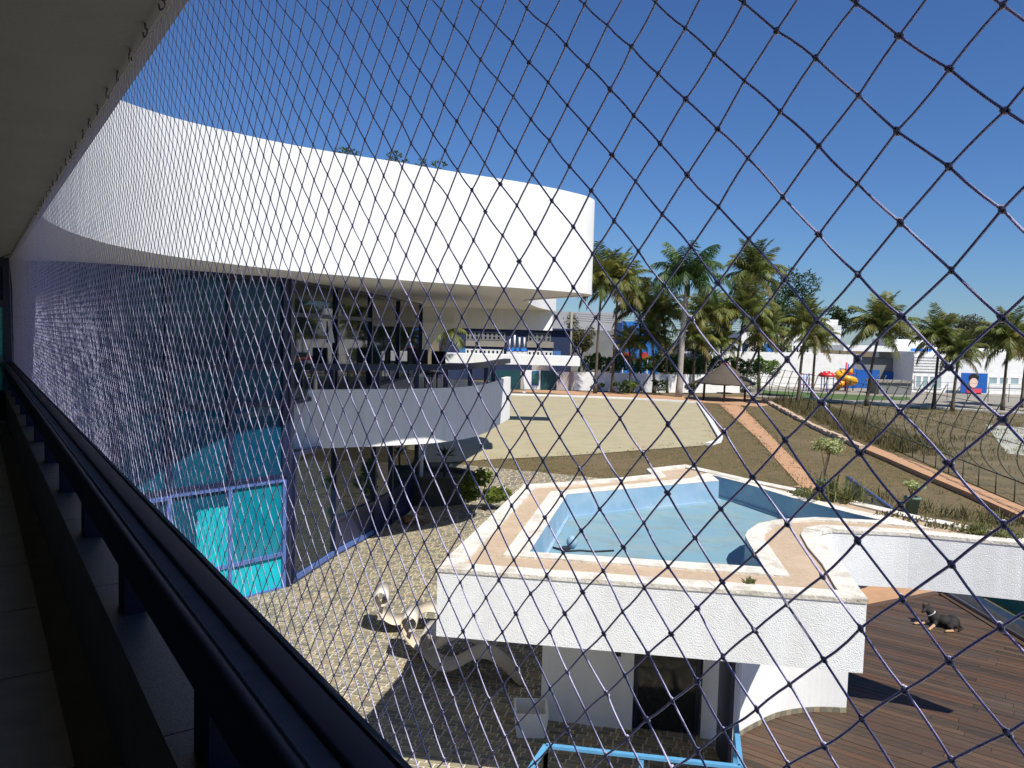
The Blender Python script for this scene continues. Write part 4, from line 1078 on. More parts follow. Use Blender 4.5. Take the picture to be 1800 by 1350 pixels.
PALM_W = [
    ((8.44, 77.76), (8.76, 77.76, 11.13), 1.15, 'coco'),
    ((10.35, 79.17), (10.61, 79.17, 11.10), 1.15, 'coco'),
    ((13.74, 81.92), (13.29, 81.92, 8.94), 1.05, 'coco'),
    ((16.40, 81.24), (15.73, 81.24, 8.09), 1.0, 'coco'),
    ((16.57, 76.13), (17.00, 76.13, 11.51), 1.25, 'royal'),
    ((20.88, 82.77), (20.53, 82.77, 8.19), 1.05, 'coco'),
    ((27.96, 86.88), (26.78, 86.88, 12.96), 1.3, 'coco'),
    ((24.36, 83.96), (25.02, 83.96, 8.58), 1.25, 'coco'),
    ((25.40, 84.32), (27.53, 84.32, 6.30), 1.0, 'coco'),
    ((25.76, 69.03), (26.12, 69.03, 6.96), 0.85, 'coco'),
    ((30.72, 78.52), (30.83, 78.52, 5.70), 0.72, 'coco'),
    ((32.87, 71.02), (33.74, 71.02, 7.02), 1.05, 'coco'),
    ((38.43, 69.81), (38.61, 69.81, 6.26), 0.9, 'coco'),
    ((39.05, 67.90), (39.34, 67.90, 4.95), 0.72, 'coco'),
    ((12.33, 79.84), (12.04, 79.84, 4.96), 0.7, 'coco'),
    ((14.99, 80.75), (14.54, 80.75, 5.61), 0.75, 'coco'),
    ((19.22, 81.41), (19.23, 81.41, 5.49), 0.8, 'coco'),
    ((22.50, 83.33), (22.52, 83.33, 5.31), 0.75, 'coco'),
    ((44.37, 69.29), (44.52, 69.29, 6.17), 0.95, 'coco'),
    ((49.04, 73.79), (49.24, 73.79, 5.70), 0.8, 'coco'),
]
for (lb, *_r), (foot, crown, scl, kind) in zip(PALMS, PALM_W):
    palm(lb, foot, crown, scl, kind, 0.30 if kind == 'royal' else 0.17, 32 if kind == 'coco' else 22)
palm('small palm seen through the white arched opening', (-5.2, 48.0), (-4.15, 47.5, 5.75), 0.55, 'coco', 0.12, 20)

# ------------------------------------------------------------------ broadleaf trees behind
def px_tree(label, name, cx, cy, cz, rx, rz, n, leaf, size, k=9, group='trees behind the buildings'):
    tree(name, label, (cx, cy, -0.03), clump(cx, cy, cz, rx, rx, rz, k), n, size, leaf, 0.22, 4, group)
TREES = [
    ('broad dark tree behind the tallest palm on the right of the grove', (35.26, 100.00, 10.50), 3.85, 4.59, 6760, 'leaf_dark', 0.17),
    ('round dark tree top behind the white roof block', (57.37, 135.00, 9.72), 3.00, 2.40, 2340, 'leaf_dark', 0.23),
    ('wide greyish tree behind the white building, left of the right edge palms', (76.42, 130.00, 7.93), 5.77, 3.27, 5720, 'leaf_grey', 0.22),
    ('greyish tree far right behind the building roofs', (85.56, 130.00, 7.50), 3.85, 3.08, 3900, 'leaf_grey', 0.22),
    ('olive tree filling the gap behind the leftmost palms', (9.57, 112.00, 5.75), 2.49, 3.31, 3640, 'leaf_olive', 0.17),
    ('green tree behind the thatched shelter palms', (34.57, 104.00, 4.90), 2.77, 3.85, 3900, 'leaf_dark', 0.17),
    ('dark trees mass behind the royal palm', (22.39, 100.00, 4.65), 4.44, 4.07, 6760, 'leaf_dark', 0.17),
    ('olive tree behind the short palm by the blue shed', (18.97, 108.00, 5.21), 2.72, 3.59, 3120, 'leaf_olive', 0.17),
    ('dark tree beside the dense right edge palm', (68.81, 112.00, 6.48), 2.98, 2.49, 3120, 'leaf_olive', 0.20),
    ('rounded tree behind the curved trunk palm', (72.04, 140.00, 7.11), 5.18, 2.28, 3120, 'leaf_grey', 0.23),
]
for lb, (cx, cy, cz), rx, rz, n, leaf, sz in TREES: px_tree(lb, 'broadleaf_tree', cx, cy, cz, rx, rz, n, leaf, sz)

# shrubs on the house roof, just their tips showing over the parapet
for lb, c in (('leafy twigs peeping over the white parapet, left of the pair', (-3.65, 19.6, 9.72)), ('leafy twigs peeping over the white parapet, right of the pair', (-2.45, 20.8, 9.76))):
    T = thing('roof_shrub', lb, 'shrub', (c[0], c[1], 7.1)); m = MB()
    tips = []
    for i in range(9):
        a = random.uniform(0, 6.28); tip = Vector((c[0] + random.uniform(-0.9, 0.9), c[1] + random.uniform(-0.3, 0.3), c[2] + random.uniform(0.15, 0.62)))
        m.tube([(c[0], c[1], 7.1), (c[0] * 0.5 + tip.x * 0.5, c[1] * 0.5 + tip.y * 0.5, 8.4), tip], [0.025, 0.015, 0.006], 5); tips.append(tip)
    m.build('stem', 'bark', T); m = MB()
    m.leaves([((t.x, t.y, t.z - 0.05), (0.26, 0.2, 0.14)) for t in tips], 420, 0.05); m.build('foliage', 'leaf_dark', T)

# ------------------------------------------------------------------ garden wall, hedge and bushes
gw = thing('garden_wall', 'long white garden wall behind the palms', 'wall', (16, 84, 0))
m = MB(); m.wall([(6.501, 80.990), (14.989, 80.754), (24.715, 83.276)], 0, 1.95, 0.25, side=1); m.build('wall', 'white_paint', gw)
hd = thing('hedge', 'clipped green hedge rising above the white garden wall', 'hedge', (18, 87, 0))
m = MB()
hb = []
for i in range(26):
    x = 8.5 + i * 0.86; y = 85.8 + i * 0.1; hb.append(((x, y, 2.75 + 0.2 * math.sin(i * 1.7)), (0.85, 0.8, 1.15 + 0.15 * math.sin(i * 2.3))))
m.leaves(hb, 14000, 0.15, shell=0.7); m.build('foliage', 'leaf_hedge', hd)
m = MB(); m.tube([(10, 86, 0), (10, 86, 2.0)], 0.1, 6); m.tube([(18, 86.8, 0), (18, 86.8, 2.0)], 0.1, 6); m.tube([(26, 87.6, 0), (26, 87.6, 2.0)], 0.1, 6); m.build('stem', 'bark', hd)
for lb, (x, y), r, h, leaf in (('dark round bush at the foot of the garden wall by the gates', (8.976, 79.466), 0.9, 1.3, 'leaf_dark'), ('low dark bush with a pink flower under the second palm', (10.875, 77.835), 1.1, 1.1, 'leaf_dark'), ('tall spreading bush against the white garden wall', (12.585, 79.931), 1.1, 1.6, 'leaf_hedge'), ('dark bush under the low bushy palm', (15.316, 79.327), 1.0, 1.5, 'leaf_dark'), ('olive bush beside the royal palm foot', (18.631, 80.440), 0.8, 1.4, 'leaf_olive'), ('green bush right behind the thatched shelter', (26.809, 86.478), 1.6, 2.6, 'leaf_hedge')):
    tree('garden_bush', lb, (x, y, -0.03), clump(x, y, h * 0.55, r, r * 0.8, h * 0.5, 6), 700, 0.11, leaf, 0.05, 3, 'bushes along the garden wall', 'bush')
def tuft(m, x, y, z, n, h, spread):
    for _ in range(n):
        a = random.uniform(0, 6.28); r = spread * math.sqrt(random.random()); bx, by = x + r * math.cos(a), y + 0.5 * r * math.sin(a)
        dx, dy = random.gauss(0, 0.35) * h, random.gauss(0, 0.35) * h; hh = h * random.uniform(0.4, 1.1); w_ = random.uniform(0.006, 0.014)
        m.add([(bx - w_, by, z), (bx + w_, by, z), (bx + dx * 0.5 + w_, by + dy * 0.5, z + hh * 0.7), (bx + dx, by + dy, z + hh), (bx + dx * 0.5 - w_, by + dy * 0.5, z + hh * 0.7)], [(0, 1, 2, 3, 4)])
# ragged grass along the edges of court, paths and setts
m = MB()
for path, w in ((COURT[4:12], 0.5), (PATH[:5], 0.15), (PATH[6:] + PATH[:1], 0.15), (PATIO[7:9], 0.4), (RW[6:], 0.5)):
    for i in range(len(path) - 1):
        a, b = Vector(path[i]), Vector(path[i + 1])
        for _ in range(int((b - a).length * 5)):
            p = a.lerp(b, random.random()); tuft(m, p.x + random.gauss(0, w), p.y + random.gauss(0, w), -0.05, 6, random.uniform(0.05, 0.12), 0.25)
tag(m.build('edge_grass', 'straw'), 'short dry grass fringing the court, paths and setts', 'grass', kind='stuff')
m = MB()
for _ in range(5200):
    x = random.uniform(-3, 22); y = random.uniform(26, 72)
    if inside((x, y), COURT) or inside((x, y), PATH) or inside((x, y), PATIO): continue
    tuft(m, x, y, -0.05, 4, random.uniform(0.03, 0.08), 0.5)
tag(m.build('lawn_grass', 'straw'), 'short dry grass blades over the brown lawn', 'grass', kind='stuff')
# ground cover on the bank
m = MB()
for i in range(900):
    t = random.random(); p = Vector((24.413, 72.693)).lerp(Vector((20.038, 40.574)), t) + Vector((random.uniform(0.5, 3.6), random.uniform(-0.5, 1.5)))
    tuft(m, p.x, p.y, -0.05, 16, random.uniform(0.35, 0.8), 0.5)
tag(m.build('bank_groundcover', 'straw'), 'dense olive brown ground cover on the bank behind the kerb stones', 'ground cover', kind='stuff')
m = MB()
for i in range(1500):
    x = random.uniform(21.5, 62); y = random.uniform(30, 70)
    if x < 21.8 + (y - 40) * 0.1: continue
    tuft(m, x, y, -0.05, 12, random.uniform(0.12, 0.4), 0.7)
tag(m.build('bank_grass', 'straw'), 'patchy dry grass over the bank beyond the curved fence', 'grass', kind='stuff')
# planter by the white post
pt = thing('stone_planter', 'dark stone planter bed in the shade of the balcony by the white post', 'planter', (-2.0, 26.2, 0))
pb = [(-2.75 + 1.35 * math.cos(a) * (0.9 if math.cos(a) < 0 else 1.15), 26.4 + 1.2 * math.sin(a)) for a in [2 * math.pi * i / 18 for i in range(18)]]
m = MB(); m.wall(pb, 0, 0.95, 0.22, closed=True, side=1); m.build('wall', 'planter_dark', pt)
m = MB(); m.prism([(p[0] * 0.95 - 0.1, p[1] * 0.995 + 0.1) for p in pb], 0.0, 0.8); m.build('soil', 'planter_dark', pt)
for lb, (x, y, z), sc_ in (('spiky dracaena in the dark planter, the taller of two', (-2.25, 26.2, 0.8), 1.0), ('spiky dracaena in the dark planter, the smaller one', (-2.95, 26.0, 0.8), 0.6)):
    T = thing('dracaena', lb, 'plant', (x, y, z)); m = MB(); m.tube([(x, y, z), (x + 0.03, y, z + 0.75 * sc_)], [0.04, 0.03], 6); m.build('stem', 'bark', T)
    m = MB()
    for i in range(46):
        a = i * 2.4; e = random.uniform(-0.1, 1.3); d_ = Vector((math.cos(a) * math.cos(e), math.sin(a) * math.cos(e), math.sin(e))); c = Vector((x + 0.03, y, z + (0.68 + 0.12 * random.random()) * sc_)); L = random.uniform(0.38, 0.55) * sc_; w_ = d_.cross(Vector((0, 0, 1))).normalized() * 0.018
        m.add([c - w_, c + w_, c + d_ * L * 0.6 + w_, c + d_ * L - Vector((0, 0, 0.08 * L)), c + d_ * L * 0.6 - w_], [(0, 1, 2, 3, 4)])
    m.build('foliage', 'leaf_dark', T)
tree('corner_bush', 'bright green yellowing bush at the sunny end of the dark planter', (-0.85, 24.9, 0.0), clump(-0.9, 24.9, 0.75, 0.85, 0.7, 0.65, 8), 1500, 0.09, 'leaf_bright', 0.05, 3, None, 'bush')
# potted variegated shrubs by the pool house
for lb, (x, y), h, r, n in (('pale variegated shrub in a green pot at the end of the orange path', (11.915, 28.871), 2.35, 0.62, 1300), ('smaller pale variegated shrub at the edge of the roof arm', (13.863, 26.124), 1.15, 0.40, 500)):
    T = thing('potted_shrub', lb, 'potted plant', (x, y, -0.03), 'variegated shrubs by the pool house')
    m = MB(); m.lathe([(0.0, 0), (0.17, 0), (0.24, 0.52), (0.27, 0.54), (0.27, 0.6), (0.22, 0.6), (0.2, 0.5), (0.0, 0.5)], (x, y, -0.03), 16); m.build('pot', 'pot_green', T)
    m = MB()
    for i in range(4): m.tube([(x, y, 0.4), (x + random.uniform(-.06, .06), y, 0.9 if h > 1.5 else 0.6), (x + random.uniform(-.25, .25), y + random.uniform(-.2, .2), h * 0.75)], [0.022, 0.016, 0.008], 5)
    m.build('stem', 'bark', T)
    m = MB(); m.leaves(clump(x, y, h * 0.78, r * 1.25, r, h * 0.2, 10), n, 0.062, shell=0.2); m.build('foliage', 'leaf_variegated', T)
# weeds rooted on the roof pool rim
for lb, spots in (('bushy green weeds on the back rim of the roof pool below the potted shrub', [(*(5.475, 13.423), 130, 0.32, 0.28), (*(5.708, 13.451), 230, 0.45, 0.34), (*(5.900, 13.291), 230, 0.42, 0.32), (*(5.324, 13.689), 60, 0.2, 0.2)]), ('green weeds hanging over the tapering right arm of the roof', [(*(6.955, 11.328), 120, 0.16, 0.24), (*(7.168, 11.220), 150, 0.18, 0.26), (*(7.352, 11.048), 60, 0.12, 0.2)]), ('single small green weed on the front coping of the roof pool', [(*(2.776, 8.626), 70, 0.09, 0.05)]), ('sparse dry weeds along the white far edge of the roof arm', [(*(6.157, 12.348), 40, 0.08, 0.25), (*(6.477, 12.075), 50, 0.09, 0.3), (*(6.700, 11.664), 50, 0.09, 0.3), (*(5.223, 13.977), 30, 0.07, 0.15)])):
    m = MB()
    for x, y, n, h, sp in spots:
        if n > 100:
            m.leaves([((x + random.gauss(0, sp * 0.5), y + random.gauss(0, sp * 0.3), 3.0 + random.uniform(0.1, 0.6) * h), (sp * 0.55, sp * 0.45, h * 0.35)) for _ in range(6)], n * 3, 0.020, shell=0.1)
            tuft(m, x, y, 3.0, n // 6, h * 1.15, sp)
        else: tuft(m, x, y, 3.0, n, h, sp)
    tag(m.build('weeds', 'leaf_olive' if 'dry' in lb else 'leaf_weed'), lb, 'weeds')
# tall grass behind the roof arm
m = MB()
for _ in range(26): 
    p = Vector((12.660, 27.965)).lerp(Vector((15.735, 23.131)), random.random()); tuft(m, p.x + random.uniform(0, 1.5), p.y + random.uniform(0, 1.5), -0.03, 16, 0.5, 0.5)
tag(m.build('tall_grass', 'leaf_olive'), 'tall dry grass growing behind the roof arm', 'grass', kind='stuff')
# ------------------------------------------------------------------ stair balustrade beyond the pool house
sb = thing('stair_balustrade', 'sloping navy railed glass balustrade beyond the roof pool', 'balustrade', ((12.652, 27.030) + (0,)))
a, b = Vector((12.311, 27.851, 0.900)), Vector((11.372, 22.763, 0.900))
m = MB(); m.beam(a, b, 0.09, 0.07); m.build('top_rail', 'navy', sb)
m = MB(); m.beam(a + Vector((0.14, 0.1, -0.03)), b + Vector((0.14, 0.1, -0.03)), 0.05, 0.05); m.build('side_rail', 'frame_blue', sb)
for i in range(4):
    p = a.lerp(b, i / 3); m = MB(); m.box(p.x - 0.03, p.x + 0.03, p.y - 0.03, p.y + 0.03, -0.03, 0.9); m.build('post', 'navy', sb)
for i in range(3):
    p, q = a.lerp(b, (i + 0.06) / 3), a.lerp(b, (i + 0.94) / 3); m = MB(); m.obox((p.x, p.y, 0.08), (q.x - p.x, q.y - p.y, 0), (0.01, 0.01, 0), (0, 0, 0.78)); m.build('pane', 'window_pale', sb)

# ================================================================== FENCE with curved hoops on the right
fn = thing('curved_fence', 'dark iron fence with tall curved hoops running down the bank on the right', 'fence', (20.3, 36, -0.04))
F0, F1 = Vector((22.2, 48.5)), Vector((17.6, 20.0)); fd = (F1 - F0).normalized(); fo = Vector((-fd.y, fd.x)); fL = (F1 - F0).length
hoop = [(1.55, 0.35), (0.95, 0.48), (0.42, 0.85), (0.08, 1.35), (0.0, 1.75), (0.10, 2.2), (0.42, 3.0), (0.85, 3.9)]
hp = smooth_path([Vector(p) for p in hoop], 3)
hm_ = MB(); hm_.tube([(fo.x * p.x, fo.y * p.x, p.y) for p in hp], 0.025, 6); hoop_mesh = hm_.mesh('hoop', 'green_iron')
pk = MB(); pk.tube([(0, 0, 0), (0, 0, 0.85)], 0.024, 6); pick_mesh = pk.mesh('picket', 'dark_iron')
d = 0.0
while d < fL:
    p = F0 + fd * d - Vector((20.3, 36)); inst(pick_mesh, 'picket', fn, (p.x, p.y, 0.0)); inst(hoop_mesh, 'hoop', fn, (p.x, p.y, 0.0), (0, 0, random.uniform(-0.05, 0.05))); d += 1.55
for off, z, r in ((0.0, 0.02, 0.03), (0.0, 0.86, 0.016), (0.10, 2.2, 0.014), (0.62, 3.4, 0.014), (0.3, 2.75, 0.009), (0.9, 0.52, 0.012)):
    a = F0 + fo * off; b = F1 + fo * off
    m = MB(); m.tube([(a.x, a.y, z - 0.04), ((a.x + b.x) / 2, (a.y + b.y) / 2, z - 0.07), (b.x, b.y, z - 0.04)], r, 5); m.build('wire', 'dark_iron', fn)
f2 = thing('leaning_post_fence', 'fence of thin leaning black posts and wire behind the kerb stones', 'fence', (25, 60, -0.04))
A0, A1 = Vector((25.5, 80)), Vector((23.0, 50)); n = 13
for i in range(n):
    p = A0.lerp(A1, i / (n - 1)); m = MB(); m.tube([(p.x, p.y, -0.04), (p.x + 0.35, p.y, 1.6), (p.x + 0.85, p.y, 3.1)], 0.035, 6); m.build('post', 'dark_iron', f2)
for z, o in ((1.5, 0.33), (3.0, 0.82)):
    m = MB(); m.tube([(A0.x + o, A0.y, z), (A1.x + o, A1.y, z)], 0.016, 5); m.build('wire', 'dark_iron', f2)

# ================================================================== THATCHED SHELTER
gz = thing('thatched_shelter', 'round thatched shelter on wooden posts beside the orange walk', 'shelter', (20.6, 73.0, -0.03))
gx, gy = 20.35, 73.5
m = MB(); prof = [(0.0, 3.42), (0.35, 3.36), (1.2, 2.72), (2.1, 2.08), (2.78, 1.68), (2.84, 1.56), (2.6, 1.52), (0.0, 1.9)]
m.lathe(prof[::-1], (gx, gy, 0), 28)
for i, v in enumerate(m.v):
    r = math.hypot(v[0] - gx, v[1] - gy)
    if r > 0.3: m.v[i] = (v[0] + random.uniform(-.03, .03), v[1] + random.uniform(-.03, .03), v[2] + random.uniform(-.03, .03))
m.build('roof', 'thatch', gz)
m = MB(); m.lathe([(0.0, 3.3), (0.3, 3.32), (0.22, 3.5), (0.0, 3.55)], (gx, gy, 0), 12); m.build('ridge_cap', 'toy_orange', gz)
for i in range(6):
    a = 2 * math.pi * i / 6 + 0.25; m = MB(); m.tube([(gx + 2.2 * math.cos(a), gy + 2.2 * math.sin(a), -0.03), (gx + 2.15 * math.cos(a), gy + 2.15 * math.sin(a), 1.75)], 0.085, 8); m.build('post', 'brown_wood', gz)
m = MB(); m.tube([(gx, gy, -0.03), (gx, gy, 2.0)], 0.1, 8); m.build('centre_post', 'brown_wood', gz)
m = MB(); m.lathe([(0, 0.62), (0.75, 0.62), (0.75, 0.68), (0, 0.68)], (gx, gy, 0), 16); m.build('table_top', 'brown_wood', gz)

# ================================================================== FAR BUILDINGS
def facade_windows(parent, x0, x1, n, y, z0, z1, frame='white_paint', pane='window_dark', gap=0.14, rows=1):
    w = (x1 - x0) / n
    for i in range(n):
        a = x0 + w * i
        m = MB(); m.box(a, a + w, y - 0.10, y - 0.02, z0, z0 + gap); m.box(a, a + w, y - 0.10, y - 0.02, z1 - gap, z1); m.box(a, a + gap, y - 0.09, y - 0.02, z0, z1); m.box(a + w - gap, a + w, y - 0.09, y - 0.02, z0, z1)
        if rows > 1: m.box(a, a + w, y - 0.085, y - 0.02, (z0 + z1) / 2 - 0.06, (z0 + z1) / 2 + 0.06)
        f = m.build('window', frame, parent)
        m = MB(); m.box(a + gap, a + w - gap, y - 0.05, y - 0.01, z0 + gap, z1 - gap); m.build('pane', pane, f)
# blue and navy school block straight ahead
sc = thing('navy_block', 'navy building with bands of white windows and a white columned porch', 'building', (-1, 96, 0))
Y = 95.0
def X(px, Y): return (px - 900) / 1352.0 * Y
def Zr(py, px, Y): return 5.8 - (py - (586.5 + (px - 900) * 0.0262)) / 1352.0 * Y
m = MB(); m.box(X(770, Y), X(1000, Y), Y, Y + 14, 0, Zr(578, 880, Y)); m.build('wall', 'facade_navy', sc)
m = MB(); m.box(X(765, Y), X(1006, Y), Y - 0.5, Y + 14.5, Zr(578, 880, Y), Zr(575, 880, Y)); m.build('roof', 'facade_navy', sc)
facade_windows(sc, X(817, Y), X(886, Y), 9, Y, Zr(598, 850, Y), Zr(583, 850, Y), 'shop_grey', rows=2)
facade_windows(sc, X(926, Y), X(966, Y), 5, Y, Zr(601, 945, Y), Zr(585, 945, Y), 'shop_grey', rows=2)
for a, b, t_, u_, mt in ((817, 888, 599, 609, 'pavement'), (924, 971, 601, 611, 'pavement'), (806, 817, 611, 622, 'facade_blue'), (971, 984, 617, 627, 'facade_blue'), (890, 924, 611, 617, 'bright_blue')):
    m = MB(); m.box(X(a, Y), X(b, Y), Y - 0.16, Y - 0.03, Zr(u_, (a + b) / 2, Y), Zr(t_, (a + b) / 2, Y)); m.build('panel', mt, sc)
facade_windows(sc, X(817, Y), X(884, Y), 9, Y, Zr(623, 850, Y), Zr(614, 850, Y))
facade_windows(sc, X(926, Y), X(970, Y), 6, Y, Zr(626, 948, Y), Zr(617, 948, Y))
for i in range(4):
    a = X(894 + i * 8.5, Y); m = MB(); m.tube([(a, Y - 0.8, Zr(612, 905, Y)), (a, Y - 0.8, Zr(589 if i == 1 else 593, 905, Y))], 0.11, 8); m.build('porch_column', 'white_paint', sc)
m = MB(); m.box(X(889, Y), X(925, Y), Y - 0.6, Y - 0.02, Zr(625, 905, Y), Zr(618, 905, Y)); m.build('porch_wall', 'white_paint', sc)
# gates and gate wall
gt = thing('entrance_wall', 'white and taupe entrance wall with dark teal gates and a teal window', 'wall', (3, 81, 0)); Y = 81.0
for a, b, t_, u_, nm, mt in ((860, 915, 651, 684, 'gate', 'gate_teal'), (915, 921, 650, 684, 'pillar', 'taupe_wall'), (922, 950, 651, 686, 'wall', 'white_paint'), (950, 978, 652, 686, 'gate', 'gate_teal'), (978, 1012, 654, 688, 'wall', 'taupe_wall'), (934, 965, 641, 651, 'lintel', 'taupe_wall')):
    m = MB(); m.box(X(a, Y) + 0.01, X(b, Y) - 0.01, Y, Y + 0.35, max(-0.03, Zr(u_, (a + b) / 2, Y)) if u_ < 660 else -0.03, Zr(t_, (a + b) / 2, Y)); m.build(nm, mt, gt)
m = MB(); m.box(X(935, Y), X(947, Y), Y - 0.08, Y - 0.02, Zr(677, 940, Y), Zr(652, 940, Y)); m.build('window', 'royal_blue', gt)
m = MB(); m.box(X(936, Y), X(946, Y), Y - 0.12, Y - 0.085, Zr(675, 940, Y), Zr(654, 940, Y)); m.build('pane', 'green_glass', gt)
fp_ = thing('flagpole', 'thin white pole standing on the small round lawn by the gates', 'pole', (X(921, 76), 76, -0.03))
m = MB(); m.tube([(X(921, 76), 76, -0.03), (X(921, 76), 76, Zr(654, 921, 76))], 0.06, 8); m.build('mast', 'white_paint', fp_)
m = MB(); m.lathe([(0, 0), (0.2, 0), (0.2, 0.1), (0, 0.12)], (X(921, 76), 76, -0.03), 12); m.build('foot', 'white_paint', fp_)
# grey hall behind the palms
gh = thing('grey_hall', 'plain pale grey hall behind the leftmost palms', 'building', (12, 130, 0)); Y = 125.0
m = MB(); m.box(X(958, Y), X(1090, Y), Y, Y + 20, 0, Zr(549, 1020, Y)); m.build('wall', 'grey_wall', gh)
m = MB(); m.box(X(955, Y), X(1093, Y), Y - 0.3, Y - 0.02, 0, Zr(580, 1020, Y)); m.build('dark_base', 'shop_grey', gh)
# utility pole
up_ = thing('utility_pole', 'grey utility pole with crossarm beside the grey hall', 'pole', (X(1001, 100), 100, 0)); Y = 100.0
m = MB(); m.tube([(X(1001, Y), Y, 0), (X(1001, Y), Y, Zr(549, 1001, Y))], 0.16, 8); m.build('mast', 'pavement', up_)
for z in (553, 563): 
    m = MB(); m.box(X(993, Y), X(1008, Y), Y - 0.1, Y + 0.1, Zr(z, 1001, Y) - 0.08, Zr(z, 1001, Y) + 0.08); m.build('crossarm', 'pavement', up_)
# bright blue shed with red doors
bs = thing('blue_shed', 'bright blue boarded shed behind the palms', 'shed', (X(1122, 100), 100, 0)); Y = 100.0
z0_, z1_ = 0.0, Zr(566, 1122, Y); x = X(1090, Y); 
while x < X(1155, Y):
    m = MB(); m.box(x, x + 0.46, Y, Y + 0.2, z0_, z1_ + random.uniform(-0.05, 0.05)); m.build('board', 'bright_blue', bs); x += 0.5
m = MB(); m.box(X(1090, Y), X(1155, Y), Y + 0.22, Y + 6, 0, z1_ - 0.1); m.build('body', 'bright_blue', bs)
for lb, a, b, mt in (('red play cube by the blue shed, left of two', 1093, 1108, 'toy_red'), ('red play cube by the blue shed, right of two', 1123, 1138, 'toy_red')):
    Y = 97.0; T = thing('play_cube', lb, 'toy', (X((a + b) / 2, Y), Y, 0), 'red play cubes'); m = MB()
    m.box(X(a, Y), X(b, Y), Y, Y + 1, Zr(632, a, Y), Zr(620, a, Y)); m.build('panel', mt, T)
    m = MB(); m.box(X(a, Y), X(a, Y) + 0.1, Y, Y + 1, 0, Zr(632, a, Y)); m.box(X(b, Y) - 0.1, X(b, Y), Y, Y + 1, 0, Zr(632, a, Y)); m.build('leg', 'toy_white', T)
Y = 96.0; T = thing('orange_slide', 'orange plastic playground slide showing between the palm trunks', 'slide', (X(1206, Y), Y, 0)); m = MB()
m.tube([(X(1200, Y), Y, 1.6), (X(1205, Y), Y, Zr(628, 1205, Y)), (X(1211, Y), Y, 2.4), (X(1213, Y), Y, 1.0)], 0.35, 8); m.build('chute', 'toy_orange', T)
m = MB(); m.tube([(X(1203, Y), Y + 0.4, 0), (X(1203, Y), Y + 0.4, 3.0)], 0.08, 6); m.build('support', 'dark_iron', T)

# long white building on the right
wb = thing('white_school', 'long low white building with blue doors behind the right palms', 'building', (40, 104, 0)); Y = 98.0
def face(a, b, t_, u_, mt, nm, y=None, dep=None):
    yy = Y if y is None else y; cx = (a + b) / 2; z0__ = -0.03 if u_ > 690 else Zr(u_, cx, yy)
    m = MB(); m.box(X(a, yy), X(b, yy), yy, yy + (dep or 8), z0__, Zr(t_, cx, yy)); return m.build(nm, mt, wb)
face(1240, 1498, 620, 700, 'white_paint', 'wall'); face(1200, 1300, 600, 700, 'white_paint', 'wall', 104, 6)
face(1300, 1440, 586, 700, 'white_paint', 'upper_wall', 110, 6); face(1425, 1474, 572, 606, 'white_paint', 'roof_block', 112, 6); face(1440, 1468, 562, 572, 'white_paint', 'roof_tank', 114, 4)
face(1498, 1606, 630, 700, 'shop_grey', 'wall', 99, 7); face(1560, 1640, 597, 630, 'white_paint', 'upper_wall', 103, 5)
face(1604, 1900, 622, 706, 'white_paint', 'wall', 94, 9); face(1480, 1900, 612, 622, 'white_paint', 'roof_edge', 98, 7)
for a, b, t_, u_, mt, y in ((1302, 1311, 604, 622, 'bright_blue', 103.9), (1340, 1358, 604, 622, 'bright_blue', 109.8), (1505, 1545, 650, 688, 'royal_blue', 98.85), (1553, 1570, 654, 690, 'royal_blue', 98.85), (1598, 1634, 613, 621, 'bright_blue', 97.8), (1475, 1504, 648, 690, 'royal_blue', 97.85)):
    cx = (a + b) / 2; m = MB(); m.box(X(a, y), X(b, y), y - 0.12, y, max(0, Zr(u_, cx, y)), Zr(t_, cx, y)); m.build('blue_panel', mt, wb)
facade_windows(wb, X(1360, 110), X(1420, 110), 10, 110, Zr(622, 1390, 110), Zr(606, 1390, 110), 'white_paint', 'window_dark', 0.12)
facade_windows(wb, X(1574, 99), X(1600, 99), 4, 99, Zr(675, 1587, 99), Zr(654, 1587, 99), 'shop_grey', 'window_pale', 0.16)
for i in range(6):
    z = Zr(626 + i * 5, 1625, 93.9); m = MB(); m.box(X(1605, 93.9), X(1662, 93.9), 93.86, 93.98, z - 0.14, z + 0.05); m.build('cladding_board', 'white_paint', wb)
facade_windows(wb, X(1608, 94), X(1656, 94), 4, 94, 0.4, Zr(660, 1632, 94), 'white_paint', 'window_pale', 0.14)
facade_windows(wb, X(1735, 94), X(1850, 94), 8, 94, 0.9, Zr(680, 1790, 94), 'white_paint', 'window_pale', 0.16)
facade_windows(wb, X(1735, 94), X(1850, 94), 6, 94, Zr(678, 1790, 94), Zr(662, 1790, 94), 'white_paint', 'window_pale', 0.2)
# grey kiosk box
kb = thing('grey_kiosk', 'squat grey concrete kiosk in front of the blue doors', 'kiosk', (X(1576, 88), 88, 0)); Y = 88.0
m = MB(); m.box(X(1546, Y), X(1603, Y), Y, Y + 3, -0.03, Zr(673, 1575, Y)); m.build('body', 'shop_grey', kb)
m = MB(); m.box(X(1543, Y), X(1606, Y), Y - 0.2, Y + 3.2, Zr(673, 1575, Y), Zr(670, 1575, Y)); m.build('roof', 'pavement', kb)
